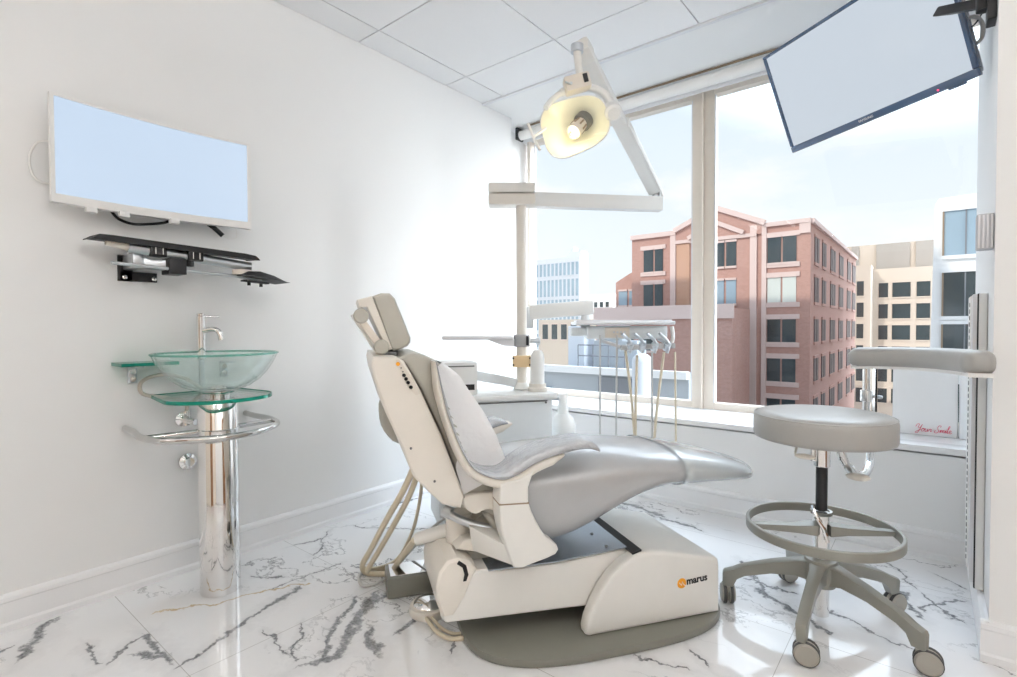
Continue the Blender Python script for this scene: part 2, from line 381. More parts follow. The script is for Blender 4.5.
def text(name, body, size, m_, T, parent, extrude=0.0006, align='LEFT', shear=0.0, bold=0.0):
    cu = bpy.data.curves.new(name, 'FONT'); cu.body = body; cu.size = size; cu.extrude = extrude; cu.align_x = align; cu.shear = shear; cu.offset = bold
    cu.materials.append(m_)
    o = bpy.data.objects.new(name, cu); COL.objects.link(o)
    W = Matrix.Identity(4); p = parent
    while p is not None:
        if p.name in ORG: W = ORG[p.name]; break
        p = p.parent
    dg = bpy.context.evaluated_depsgraph_get()
    me = bpy.data.meshes.new_from_object(o.evaluated_get(dg)); me.name = name
    bpy.data.objects.remove(o); bpy.data.curves.remove(cu)
    me.transform(W.inverted() @ T)
    o = bpy.data.objects.new(name, me); COL.objects.link(o); o.parent = parent
    if not me.materials: me.materials.append(m_)
    return o
def frame(o, x, y, z):
    T = Matrix((Vector(x).normalized(), Vector(y).normalized(), Vector(z).normalized())).transposed().to_4x4(); T.translation = Vector(o); return T

# ------------------------------------------------------------------ room
XL, YW, YG, XR, ZC, ZS = -2.5, 3.02, 3.47, 0.145, 2.635, 0.507
XE, YB = 1.75, -2.3
struct(B().box(((XL + XE) / 2, (YB + 3.6) / 2, -0.06), (XE - XL + 0.4, 3.6 - YB + 0.2, 0.12)).build('floor', M['marble'], smooth=False))
wl_ = B(); wl_.box((XL - 0.12, (YB + 3.12) / 2, ZC / 2), (0.24, 3.12 - YB, ZC + 0.3)); wl_.box((XL - 0.20, 3.36, ZC / 2), (0.08, 0.48, ZC + 0.3))
struct(wl_.build('wall_left', M['wall'], smooth=False))
struct(B().box(((XL + XE) / 2, YB - 0.06, ZC / 2), (XE - XL + 0.24, 0.12, ZC + 0.3)).build('wall_back', M['beige'], smooth=False))
dr_ = B(); dr_.box((-0.4, YB + 0.02, 1.06), (0.95, 0.04, 2.1), 0.004); dr_ = struct(dr_.build('added_door_1', M['wood']))  # unseen door added for warm bounce and brown reflections in the chrome
dr2 = B(); dr2.box((XE - 0.02, 1.25, 1.06), (0.04, 0.95, 2.1), 0.004); dr2 = struct(dr2.build('added_door_2', M['wood']))  # unseen dark door added to put dark reflections in the chrome column
B().tube([(XE - 0.042, 0.9, 1.0), (XE - 0.09, 0.9, 1.0), (XE - 0.09, 1.01, 1.0)], 0.01, 10).build('added_door_handle', M['chrome'], dr2)
B().tube([(-0.75, YB + 0.042, 1.0), (-0.75, YB + 0.09, 1.0), (-0.64, YB + 0.09, 1.0)], 0.01, 10).build('added_door_handle', M['chrome'], dr_)
struct(B().box((XE + 0.06, (YB + 3.6) / 2, ZC / 2), (0.12, 3.6 - YB, ZC + 0.3)).build('wall_right', M['wall'], smooth=False))
struct(B().box(((XL + XR) / 2, (YW + 3.6) / 2, ZS / 2 - 0.02), (XR - XL + 0.4, 3.6 - YW, ZS - 0.04)).build('wall_window', M['wall'], smooth=False))
wp0 = B(); wp0.box(((XR + XE) / 2, (2.2 + 3.14) / 2, ZC / 2), (XE - XR, 0.94, ZC + 0.02)); wp0.box(((XR + 0.24 + XE) / 2, 3.37, ZC / 2), (XE - XR - 0.24, 0.46, ZC + 0.02))
struct(wp0.build('wall_pillar', M['wall'], smooth=False))
# window board with a soft nosing
tr1 = B(); tr1.box(((XL + XR) / 2, 3.065, ZS - 0.015), (XR - XL - 0.002, 0.12, 0.03), 0.004); tr1.box(((XL + XR) / 2 + 0.03, (3.12 + YG) / 2, ZS - 0.0152), (XR - XL + 0.36, YG - 3.12, 0.03))
struct(tr1.build('trim_1', M['sill']))
# ceiling: suspended tiles (bars are the shape of the tile mesh) and the plain soffit by the window
cb = B()
gx = [-2.314 + 0.672 * k for k in range(7)]; gy = [-2.3, -2.27] + [-1.60 + 0.672 * k for k in range(7)]
gx = [XL] + gx; gy = [-2.3] + [-1.60 + 0.672 * k for k in range(7)] + [2.79]
for i in range(len(gx) - 1):
    for j in range(len(gy) - 1):
        x0, x1, y0, y1 = gx[i], gx[i + 1], gy[j], gy[j + 1]
        if x1 > XE: x1 = XE
        if x1 - x0 < 0.03 or y1 - y0 < 0.03: continue
        g = 0.0035
        cb.box(((x0 + x1) / 2, (y0 + y1) / 2, ZC + 0.012), (x1 - x0 - 2 * g, y1 - y0 - 2 * g, 0.02))
cb.box(((XL + XE) / 2, (YB + 2.79) / 2, ZC + 0.05), (XE - XL, 2.79 - YB, 0.06))
struct(cb.build('ceiling', M['ceil'], smooth=False))
struct(B().box(((XL + XE) / 2 - 0.1, (2.80 + 3.6) / 2, ZC + 0.03), (XE - XL + 0.2, 0.8, 0.07)).build('ceiling_soffit', M['wall'], smooth=False))
struct(B().box(((XL + XR) / 2, 2.80, ZC - 0.004), (XR - XL, 0.024, 0.012)).build('trim_2', M['alu_lt'], smooth=False))
def baseboard(name, a, b, inward):
    a, b = Vector(a), Vector(b); d = (b - a).normalized(); nrm = Vector(inward)
    prof = [(0, 0), (0.020, 0), (0.020, 0.022), (0.015, 0.030), (0.015, 0.098), (0.019, 0.105), (0.017, 0.118), (0.008, 0.126), (0, 0.128)]
    o = B().prism([a + nrm * p + Vector((0, 0, h)) for p, h in prof], b - a).build(name, M['trim'], ang=20)
    return struct(o)
baseboard('baseboard_left', (XL, YB, 0), (XL, YW, 0), (1, 0, 0))
baseboard('baseboard_window', (XL, YW, 0), (XR, YW, 0), (0, -1, 0))
baseboard('baseboard_pillar', (XR, 2.188, 0), (XR, YW, 0), (-1, 0, 0))
baseboard('baseboard_right', (XR - 0.02, 2.2, 0), (XE, 2.2, 0), (0, -1, 0))
# windows
ZT = 2.585
def window(name, x0, x1, jl=0.07, jr=0.07):
    fr = B()
    for x, w_ in ((x0 + jl / 2, jl), (x1 - jr / 2, jr)): fr.box((x, YG + 0.04, (ZS + ZT) / 2), (w_, 0.07, ZT - ZS), 0.004)
    for z, h in ((ZS + 0.022, 0.044), (ZT - 0.02, 0.04)): fr.box(((x0 + x1) / 2, YG + 0.04, z), (x1 - x0 - 0.14, 0.066, h), 0.004)
    o = struct(fr.build(name, M['alu']))
    gl = B().box(((x0 + x1) / 2, YG + 0.045, (ZS + ZT) / 2), (x1 - x0 - 0.14, 0.006, ZT - ZS - 0.08)).build('glass_pane', M['pane'], o, smooth=False)
    bd = B()
    for x in (x0 + 0.074, x1 - 0.074): bd.box((x, YG + 0.018, (ZS + ZT) / 2), (0.008, 0.02, ZT - ZS - 0.09))
    bd.build('glazing_bead', M['alu_lt'], o, smooth=False)
    return o
window('window_1', XL - 0.12, -1.178, 0.03)
window('window_2', -1.178, XR + 0.24)
struct(B().box((-1.178, YG - 0.012, (ZS + ZT) / 2), (0.012, 0.028, ZT - ZS)).build('trim_3', M['alu'], smooth=False))
struct(B().box(((XL + XR) / 2 + 0.04, (YG + 3.6) / 2, ZT + 0.03), (XR - XL + 0.4, 0.13, 0.08)).build('trim_4', M['trim'], smooth=False))

# unseen block added beside the room, shaped to shade the brick office
bm_ = B()
bm_.box((-33, -8, 16.2), (34, 23.2, 26.8)); bm_.box((-40.5, -8, 30.4), (19, 23.2, 2.0))
struct(bm_.build('shade_block', M['greyb'], smooth=False))

# ------------------------------------------------------------------ roller blind in the window head
yb_ = 3.31; zb_ = 2.568
rb = thing('roller_blind', (XL - 0.05, yb_, zb_), 'white roller blind rolled up along the window head', 'blind')
B().cyl((XL - 0.055, yb_, zb_), (XR + 0.2, yb_, zb_), 0.036, 24).build('tube', M['whiteplastic'], rb)
B().box(((XL + XR) / 2, yb_ - 0.02, zb_ + 0.052), (XR - XL - 0.05, 0.012, 0.008)).build('head_rail', M['brown'], rb, smooth=False)
B().box(((XL + XR) / 2, yb_ + 0.03, zb_ - 0.038), (XR - XL - 0.07, 0.012, 0.022), 0.004).build('hem_bar', M['alu_lt'], rb)
bb = B(); bb.box((XL - 0.07, yb_, zb_ + 0.01), (0.022, 0.085, 0.095), 0.008); bb.build('bracket', M['blackm'], rb)

# ------------------------------------------------------------------ things on the pillar face
gq = thing('perforated_grille', (XR - 0.012, 2.60, 0.12), 'tall narrow perforated metal grille on the side of the white pillar', 'grille')
B().box((XR - 0.012, 2.60, 0.645), (0.022, 0.36, 1.03), 0.004).build('back_plate', M['whiteplastic'], gq)
B().box((XR - 0.016, 2.435, 0.645), (0.022, 0.016, 1.03), 0.003).build('edge_strip', M['black'], gq)
B().box((XR - 0.026, 2.515, 0.645), (0.022, 0.07, 1.03), 0.003).build('flange', M['alu_lt'], gq)
pf = B(); 
pf.box((XR - 0.028, 2.70, 0.645), (0.018, 0.15, 1.03), 0.003)
pf.build('face_plate', M['whiteplastic'], gq)
for k in range(40):
    B().cyl((XR - 0.0365, 2.66, 0.16 + k * 0.0248), (XR - 0.039, 2.66, 0.16 + k * 0.0248), 0.0085, 10).build('perforation', M['dkgrey'], gq)
M['midgrey'] = mat('grey_box_plastic', (0.56, 0.56, 0.59), 0.5)
tb = thing('wall_sensor_box', (XR, 2.25, 1.29), 'small grey ribbed box fixed high on the white pillar', 'wall box')
B().box((XR - 0.021, 2.25, 1.345), (0.042, 0.055, 0.112), 0.005).build('body', M['midgrey'], tb)
for k in range(4): B().box((XR - 0.036 + k * 0.010, 2.2215, 1.345), (0.005, 0.006, 0.104), 0.002).build('rib', M['alu_lt'], tb)

# ------------------------------------------------------------------ wash stand
SX, SY = -2.215, 0.882
ws = thing('wash_basin_stand', (SX, SY, 0), 'glass vessel wash basin on a polished chrome column', 'wash basin')
col = B().lathe([(0, 0), (0.072, 0), (0.0725, 0.004), (0.0725, 0.755), (0.068, 0.762), (0, 0.762)], (SX, SY, 0.001), n=48).build('column', M['chrome'], ws)
B().lathe([(0, 0.762), (0.045, 0.762), (0.045, 0.790), (0.060, 0.793), (0.060, 0.800), (0, 0.800)], (SX, SY, 0), n=36).build('mounting_ring', M['chrome'], ws)
# glass counter: rounded front, straight back along the wall
def counter_outline(e=0.0):
    pts = []
    for k in range(25):
        a = -pi / 2 + pi * k / 24
        pts.append((SX + 0.02 + (0.165 - e) * math.cos(a), SY + (0.195 - e) * math.sin(a)))
    pts += [(XL + 0.06 + e, SY + 0.165), (XL + 0.06 + e, SY - 0.165)]
    return pts
B().prism([(x, y, 0.772) for x, y in counter_outline(0.004)], (0, 0, 0.010)).build('glass_shelf', M['basin'], ws, ang=25)
ce = B()
op = counter_outline(0.0); ip = counter_outline(0.004)
n = len(op); t = bmesh.new()
for z0, z1 in ((0.770, 0.784),):
    ao = [t.verts.new((x, y, z0)) for x, y in op]; bo = [t.verts.new((x, y, z1)) for x, y in op]
    ai = [t.verts.new((x, y, z0)) for x, y in ip]; bi = [t.verts.new((x, y, z1)) for x, y in ip]
    for i in range(n):
        j = (i + 1) % n
        t.faces.new((ao[i], ao[j], bo[j], bo[i])); t.faces.new((ai[j], ai[i], bi[i], bi[j])); t.faces.new((bo[i], bo[j], bi[j], bi[i])); t.faces.new((ai[i], ai[j], ao[j], ao[i]))
ce._add(t); ce.build('glass_edge', M['aquaedge'], ws, label='deep green polished glass edge')
# bowl
R_, zb0 = 0.222, 0.800
outer = [(0.0, 0.0), (0.05, 0.001), (0.085, 0.007), (0.12, 0.021), (0.152, 0.043), (0.178, 0.070), (0.200, 0.103), (0.214, 0.130), (R_, 0.148)]
inner = [(r - 0.007 if r > 0.02 else 0, z + 0.007) for r, z in outer[:-1]][::-1]
bowl = B().lathe(outer + [(R_ + 0.002, 0.150), (R_, 0.154), (R_ - 0.006, 0.153)] + inner, (SX, SY, zb0), n=64).build('bowl', M['basin'], ws)
B().tube([(SX + R_ * math.cos(a), SY + R_ * math.sin(a), zb0 + 0.150) for a in [2 * pi * k / 64 for k in range(64)]], 0.0040, 8, closed=True).build('rim', glass_mat('bowl_rim_glass', (0.45, 0.78, 0.70), 1.0, milk=0.25, milkcol=(0.25, 0.55, 0.48)), bowl)
B().lathe([(0.020, 0.0), (0.034, 0.0), (0.034, 0.006), (0.024, 0.009), (0.016, 0.004), (0, 0.004)], (SX, SY, zb0 + 0.010), n=28).build('drain', M['chrome'], ws)
# towel bar
pa = [(XL + 0.0, SY - 0.235, 0.652), (XL + 0.10, SY - 0.235, 0.650), (SX - 0.06, SY - 0.245, 0.645), (SX + 0.06, SY - 0.21, 0.643), (SX + 0.15, SY - 0.10, 0.643), (SX + 0.175, SY, 0.643), (SX + 0.15, SY + 0.10, 0.643), (SX + 0.06, SY + 0.21, 0.645), (SX - 0.06, SY + 0.245, 0.647), (XL + 0.10, SY + 0.235, 0.65), (XL + 0.0, SY + 0.235, 0.652)]
tbr = B().tube(pa, 0.0125, 12, smooth=5)
tbr.tube([(SX - 0.035, SY - 0.235, 0.645), (SX - 0.012, SY - 0.07, 0.645)], 0.011, 10)
tbr.tube([(SX - 0.035, SY + 0.235, 0.645), (SX - 0.012, SY + 0.07, 0.645)], 0.011, 10)
tbr.build('towel_bar', mat('towel_bar_chrome', (0.60, 0.59, 0.575), 0.07, metal=1.0, var=0.01), ws)
cl = B(); cl.lathe([(0.0735, 0), (0.0775, 0.002), (0.0775, 0.018), (0.0735, 0.02)], (SX, SY, 0.634), n=40); cl.build('collar', M['chrome'], ws)
# back fixing brackets and side glass
B().prism([(XL + 0.0, 0.605, 0.904), (XL + 0.13, 0.605, 0.904), (XL + 0.13, 0.80, 0.904), (XL + 0.0, 0.80, 0.904)], (0, 0, 0.013)).build('back_ledge', M['aquaedge'], ws, smooth=False)
for yy in (0.672, 1.02):
    q = B(); q.box((XL + 0.006, yy, 0.868), (0.012, 0.032, 0.075), 0.003); q.box((XL + 0.05, yy, 0.900), (0.09, 0.032, 0.008), 0.002)
    qq = q.build('wall_bracket', M['steel'], ws)
    for zz in (0.878, 0.848): B().cyl((XL + 0.012, yy, zz), (XL + 0.017, yy, zz), 0.011, 14).build('bolt', M['chrome'], qq)
# tap
FX, FY = XL + 0.075, 0.868 + 0.035
fc = thing('tap', (FX, FY, 0.917), 'slim chrome tap standing behind the glass bowl', 'tap')
B().cyl((FX, FY, 0.917), (FX, FY, 1.103), 0.0175, 28, bev=0.003).build('body', M['chrome'], fc)
B().tube([(FX + 0.010, FY + 0.006, 1.040), (FX + 0.045, FY + 0.032, 1.046), (FX + 0.066, FY + 0.046, 1.034), (FX + 0.074, FY + 0.052, 1.000)], 0.0115, 14, smooth=6).build('spout', M['chrome'], fc)
B().cyl((FX, FY, 1.103), (FX, FY, 1.113), 0.0165, 28, bev=0.002).build('cap', M['chrome'], fc)
B().tube([(FX + 0.01, FY + 0.008, 1.099), (FX + 0.030, FY + 0.062, 1.100)], 0.0045, 10).build('handle', M['chrome'], fc)
B().cyl((FX, FY, 0.78), (FX, FY, 0.917), 0.011, 12).build('shank', M['steel'], fc)
# supply
sv = thing('stop_valve', (XL, 0.853, 0.655), 'chrome shut-off valve on the wall behind the column', 'valve')
B().lathe([(0, 0), (0.032, 0), (0.030, 0.006), (0.014, 0.012), (0.012, 0.05), (0, 0.05)], (XL, 0.853, 0.66), (1, 0, 0), 24).build('escutcheon', M['chrome'], sv)
B().cyl((XL + 0.045, 0.853, 0.64), (XL + 0.045, 0.853, 0.70), 0.013, 16).build('body', M['chrome'], sv)
B().cyl((XL + 0.045, 0.853, 0.66), (XL + 0.085, 0.853 + 0.02, 0.655), 0.016, 12, r2=0.013).build('handle', M['chrome'], sv)
B().tube([(XL + 0.045, 0.853, 0.70), (XL + 0.06, 0.845, 0.74), (XL + 0.075, 0.78, 0.765), (XL + 0.07, 0.69, 0.79), (XL + 0.06, 0.69, 0.84), (XL + 0.06, 0.76, 0.862), (XL + 0.07, 0.84, 0.84), (XL + 0.085, 0.89, 0.80), (FX + 0.004, FY - 0.004, 0.79)], 0.0075, 10, smooth=6).top('supply_hose', M['braid'], (XL + 0.045, 0.853, 0.70), 'braided metal hose looping under the glass shelf', 'hose')
B().lathe([(0, 0), (0.036, 0), (0.034, 0.008), (0.02, 0.014), (0.018, 0.03), (0, 0.03)], (XL, 0.868, 0.475), (1, 0, 0), 24).top('drain_escutcheon', M['chrome'], (XL, 0.868, 0.475), 'round chrome wall plate low beside the column', 'pipe cover')

# ------------------------------------------------------------------ curved monitor on the left wall
MY0, MY1, MZ0, MZ1 = 0.415, 1.098, 1.493, 1.872
mo = thing('curved_monitor', (XL, (MY0 + MY1) / 2, MZ0), 'white framed curved monitor on the left wall, pale blue screen', 'monitor')
def mon_x(y):
    s = (y - (MY0 + MY1) / 2) / ((MY1 - MY0) / 2)
    return -2.415 + 0.032 * s * s - 0.03 + 0.03
def mon_slab(y0, y1, z0, z1, dx0, dx1, n=20):
    b = B(); R = []
    for k in range(n + 1):
        y = y0 + (y1 - y0) * k / n; x = mon_x(y)
        R.append([(x + dx0, y, z0), (x + dx1, y, z0), (x + dx1, y, z1), (x + dx0, y, z1)])
    b.rings(R); return b
fb = mon_slab(MY0, MY1, MZ1 - 0.010, MZ1, -0.02, 0.010)
for y0, y1, z0, z1 in ((MY0, MY1, MZ0, MZ0 + 0.030), (MY0, MY0 + 0.012, MZ0 + 0.03, MZ1 - 0.01), (MY1 - 0.012, MY1, MZ0 + 0.03, MZ1 - 0.01)):
    b2 = mon_slab(y0, y1, z0, z1, -0.02, 0.010, 20); fb.bm.verts.ensure_lookup_table()
    t = b2.bm; fb._add(t)
fb.build('frame', M['whiteplastic'], mo, ang=30)
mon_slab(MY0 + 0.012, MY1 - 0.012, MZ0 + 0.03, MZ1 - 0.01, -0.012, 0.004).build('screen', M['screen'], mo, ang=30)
mon_slab(MY0 + 0.01, MY1 - 0.01, MZ0 + 0.01, MZ1 - 0.01, -0.045, -0.014).build('back_shell', M['whiteplastic'], mo, ang=30)
B().box((XL + 0.022, (MY0 + MY1) / 2, 1.68), (0.044, 0.2, 0.2), 0.006).build('wall_mount', M['blackm'], mo)
for yy in (0.53, 0.63, 0.80): B().box((-2.40, yy, MZ0 - 0.008), (0.03, 0.034, 0.022), 0.006).build('clip', M['whiteplastic'], mo)
B().tube([(XL + 0.05, 0.43, 1.72), (XL + 0.02, 0.40, 1.715), (XL + 0.012, 0.378, 1.66), (XL + 0.012, 0.385, 1.60), (XL + 0.02, 0.41, 1.575), (XL + 0.05, 0.44, 1.57)], 0.0035, 8, smooth=6).top('monitor_cable', M['whiteplastic'], (XL + 0.012, 0.39, 1.6), 'white cable looping out beside the curved monitor', 'cable')
B().tube([(XL + 0.06, 0.60, 1.50), (XL + 0.05, 0.625, 1.475), (XL + 0.05, 0.67, 1.462), (XL + 0.05, 0.72, 1.468), (XL + 0.05, 0.78, 1.483), (XL + 0.06, 0.80, 1.497)], 0.0055, 8, smooth=6).top('power_cable', M['black'], (XL + 0.05, 0.7, 1.462), 'black cable drooping below the curved monitor', 'cable')
B().tube([(-2.44, 0.945, 1.502), (-2.43, 0.965, 1.485), (-2.42, 0.995, 1.455)], 0.010, 10, smooth=3).top('cable_plug', M['black'], (-2.43, 0.97, 1.46), 'black cable plug hanging under the monitor corner', 'plug')
B().tube([(-2.42, 0.995, 1.457), (-2.42, 1.02, 1.445), (-2.42, 1.05, 1.452), (-2.43, 1.058, 1.48), (-2.44, 1.055, 1.51)], 0.0018, 6, smooth=5).top('thin_wire', M['whiteplastic'], (-2.42, 1.03, 1.445), 'thin white wire looping below the monitor corner', 'wire')

# ------------------------------------------------------------------ folding keyboard tray arm
ka = thing('keyboard_arm', (XL, 0.70, 1.24), 'black wall-mounted keyboard arm with folded tray under the monitor', 'keyboard arm')
def ky(px, py, x=-2.3): return onp(px, py, x=x)
# platform: long thin shelf, seen almost edge-on
a0, a1 = ky(91, 239, -2.32), ky(258, 261, -2.32)
for_s = [(0, 0.000), (0.012, 0.010), (0.035, 0.020), (0.10, 0.022), (0.5, 0.022), (0.9, 0.022), (0.97, 0.018), (0.992, 0.008), (1.0, 0.000)]
d = a1 - a0
R = []
for s_, h in for_s:
    p = a0 + d * s_; hh = max(h, 0.002)
    R.append([p + Vector((0.02, 0, 0.0)), p + Vector((0.02, 0, hh)), p + Vector((-0.11, 0, hh + 0.006)), p + Vector((-0.11, 0, 0.012))])
B().rings(R).build('tray', M['black'], ka, ang=25)
t0, t1 = ky(128, 247, -2.34), ky(250, 267, -2.34)
B().tube([t0, t1], 0.020, 16).build('crossbar', M['steel'], ka)
B().tube([ky(106, 241, -2.34), t0], 0.015, 14).build('crossbar_end', M['buff'], ka, label='beige end of the crossbar')
for px, py in ((157, 251), (194, 256)):
    c = ky(px, py, -2.335); B().box(c, (0.05, 0.056, 0.046), 0.006).build('clamp', M['blackm'], ka)
    for q in (-0.012, 0.012): B().box(c + Vector((0.026, q, 0)), (0.004, 0.003, 0.030)).build('clamp_pin', M['chrome'], ka)
c = ky(174, 267, -2.36); B().box(c, (0.09, 0.062, 0.064), 0.004).build('pivot_block', M['blackm'], ka)
c = ky(190, 263, -2.33); B().cyl(c + Vector((0, 0, -0.014)), c + Vector((0, 0, 0.012)), 0.014, 14).build('knob', M['black'], ka)
wp_ = ky(126, 268, XL + 0.006); q = B()
p00 = onp(119, 255, x=XL + 0.006); p11 = onp(157, 283, x=XL + 0.006)
q.box((XL + 0.005, (p00.y + p11.y) / 2 - 0.045, (p00.z + p11.z) / 2 + 0.0), (0.010, 0.05, p00.z - p11.z), 0.002)
q.box((XL + 0.005, (p00.y + p11.y) / 2, p11.z + 0.020), (0.010, p11.y - p00.y, 0.038), 0.002)
wpo = q.build('wall_plate', M['blackm'], ka)
for px, py in ((125, 259.5), (124.5, 277), (154, 279)):
    c = onp(px, py, x=XL + 0.010); B().lathe([(0, 0.006), (0.006, 0.006), (0.009, 0.004), (0.009, 0)], c, (1, 0, 0), 16).build('bolt', M['chrome'], wpo)
q = B(); q.box(ky(133, 262, -2.42), (0.13, 0.035, 0.055), 0.004); q.build('hinge', M['steel'], ka)
q = B(); q.beam(ky(140, 263, -2.40), ky(168, 266, -2.38), 0.06, 0.04, 0.004); q.build('swing_arm', M['steel'], ka)
B().tube([ky(111, 262.5, -2.33), ky(162, 268, -2.33), ky(262, 279, -2.30)], 0.0065, 10).build('slide_rod', M['steel'], ka)
m0 = ky(258, 275, -2.29)
R = []
for s_, h in ((0, 0.002), (0.15, 0.022), (0.4, 0.030), (0.7, 0.022), (0.92, 0.008), (1, 0.002)):
    p = ky(238, 275.5, -2.29) + (ky(284, 283.5, -2.29) - ky(238, 275.5, -2.29)) * s_
    R.append([p + Vector((0.06, 0, 0)), p + Vector((0.03, 0, h)), p + Vector((-0.05, 0, h)), p + Vector((-0.08, 0, 0))])
B().rings(R).build('mouse_shelf', M['black'], ka, ang=30)
c = ky(242, 272, -2.30); B().cyl(c + Vector((0, 0, -0.012)), c + Vector((0.0, 0.0, 0.008)), 0.038, 24).build('mouse_disc', M['buff'], ka, label='beige disc behind the mouse shelf')
for px, py in ((249, 284.5), (261, 286)):
    c = ky(px, py, -2.29); B().cyl(c + Vector((0, 0, -0.004)), c + Vector((0, 0, 0.012)), 0.007, 12).build('screw_knob', M['black'], ka)
B().beam(ky(242, 280.5, -2.29), ky(268, 283.5, -2.29), 0.03, 0.008, 0.002).build('mouse_clamp', M['blackm'], ka)

# ------------------------------------------------------------------ television on the pillar arm
S_ = 0.775
def tvp(px, py, n_): return EYE + ((px - 508.5) * RT - (py - 338.5) * UP + FPX * FW) * (n_)
rays = [((764, 57), 1.0), ((791, 154), 1.0274), ((977, 77), 0.74558), ((946.5, -61), 0.71818)]
k_ = S_ * 2.66 / FPX * 0.0 + 1
corner = []
_w = (((764 - 508.5) * RT - (57 - 338.5) * UP + FPX * FW) - ((946.5 - 508.5) * RT - (-61 - 338.5) * UP + FPX * FW) * 0.71818).length
sc_ = 0.735 / _w
TL, BL, BR, TR = [tvp(p[0], p[1], n_ * sc_) for p, n_ in rays]
ex = (TR - TL + BR - BL).normalized(); ez = (TL - BL + TR - BR); ez = (ez - ex * ez.dot(ex)).normalized(); ey = ez.cross(ex)   # ey points away from the viewer
W_ = ((TR - TL).length + (BR - BL).length) / 2; H_ = ((TL - BL).length + (TR - BR).length) / 2
ctr = (TL + BL + BR + TR) / 4
tv = thing('television', ctr, 'dark framed flat television tilted down high in front of the window', 'television')
T = frame(ctr, ex, ey, ez)
b = B(T)
bz, bb_ = 0.014, 0.030
b.box((0, 0.012, H_ / 2 - bz / 2), (W_, 0.03, bz), 0.003); b.box((0, 0.012, -H_ / 2 + bb_ / 2), (W_, 0.03, bb_), 0.006)
for sx in (-1, 1): b.box((sx * (W_ / 2 - bz / 2), 0.012, (bb_ - bz) / 2), (bz, 0.03, H_ - bz - bb_), 0.003)
bez = b.build('bezel', M['bluebezel'], tv)
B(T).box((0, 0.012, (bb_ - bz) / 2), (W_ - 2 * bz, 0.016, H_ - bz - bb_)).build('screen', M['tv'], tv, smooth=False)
B(T).box((0, 0.045, 0.0), (W_ - 0.02, 0.045, H_ - 0.02), 0.012).build('back_shell', M['bluebezel'], tv)
B(T).box((0.30, 0.004, -H_ / 2 - 0.003), (0.05, 0.02, 0.008), 0.002).build('sensor_bar', M['bluebezel'], tv)
B(T).ball((0.245, -0.004, -H_ / 2 + 0.010), 0.0035, n=10).build('standby_light', mat('red_led', (0.8, 0.05, 0.1), 0.4, emit=(1, 0.05, 0.15), estr=1.5), bez)
text('lettering', 'SAMSUNG', 0.013, M['whiteplastic'], T @ frame((-0.045, -0.0042, -H_ / 2 + 0.012), (1, 0, 0), (0, 0, 1), (0, -1, 0)), bez, 0.0004)
ta = tv
mb = T @ Vector((0.12, 0.085, 0.06)); wl = onp(984, 3, x=XR - 0.03)
B(T).box((0.12, 0.074, 0.06), (0.20, 0.012, 0.20), 0.003).build('mount_plate', M['blackm'], ta)
B().box((XR - 0.012, wl.y, wl.z + 0.06), (0.024, 0.07, 0.26), 0.004).build('wall_plate', M['blackm'], ta)
B().beam(wl + Vector((0, 0, 0.0)), T @ Vector((0.16, 0.09, 0.08)), 0.03, 0.03, 0.004).build('arm', M['blackm'], ta)
B().cyl(wl + Vector((0, 0, -0.025)), wl + Vector((0, 0, 0.05)), 0.02, 16).build('joint', M['blackm'], ta)
dt = 2.02
def tvc(px, py, d=1.80): return at(px, py, d)
B().tube([tvc(964, 22), tvc(970, 17), tvc(978, 18), tvc(983, 26), tvc(982, 37), tvc(977, 43), tvc(971, 47)], 0.0065, 10, smooth=6).top('television_cable', M['hoseg'], tvc(978, 40), 'thick grey cable looping beside the television edge', 'cable')
B().tube([tvc(984, 0), tvc(983.5, 8), tvc(981, 15), tvc(975, 24), tvc(967, 30)], 0.0025, 8, smooth=6).top('black_wire', M['black'], tvc(975, 24), 'thin black wire behind the television edge', 'wire')

# ------------------------------------------------------------------ dental chair (frame: u towards the feet, v towards the camera side, w up)
CU = Vector((0.5596752, 0.8287121, 0)); CV = Vector((0.8287121, -0.5596752, 0)); CO = Vector((-0.865, 1.483, 0))
def c3(u, v, w): return CO + CU * u + CV * v + Vector((0, 0, w))
CROT = math.atan2(CU.y, CU.x)
dc = thing('dental_chair', c3(0.08, -0.25, 0), 'reclined grey and cream dental chair with orange logo on its base', 'dental chair', CROT)
def cprism(pts, v0, v1, bev=0.0, smooth=0, seg=3):
    P = [Vector((p[0], 0, p[1])) for p in pts]
    if smooth: P = crom(P, smooth, True)
    return B().prism([c3(p.x, v0, p.z) for p in P], CV * (v1 - v0), bev, seg)
# floor plate
def superel(cu, cv, a, b, n_, k=64):
    o = []
    for i in range(k):
        t = 2 * pi * i / k; c_, s_ = math.cos(t), math.sin(t)
        o.append((cu + a * math.copysign(abs(c_) ** (2 / n_), c_), cv + b * math.copysign(abs(s_) ** (2 / n_), s_)))
    return o
pl = superel(0.09, -0.22, 0.485, 0.302, 3.1)
b = B(); b.prism([c3(u, v, 0.001) for u, v in pl], (0, 0, 0.028), 0.008, 2); b.build('floor_plate', M['olive'], dc)
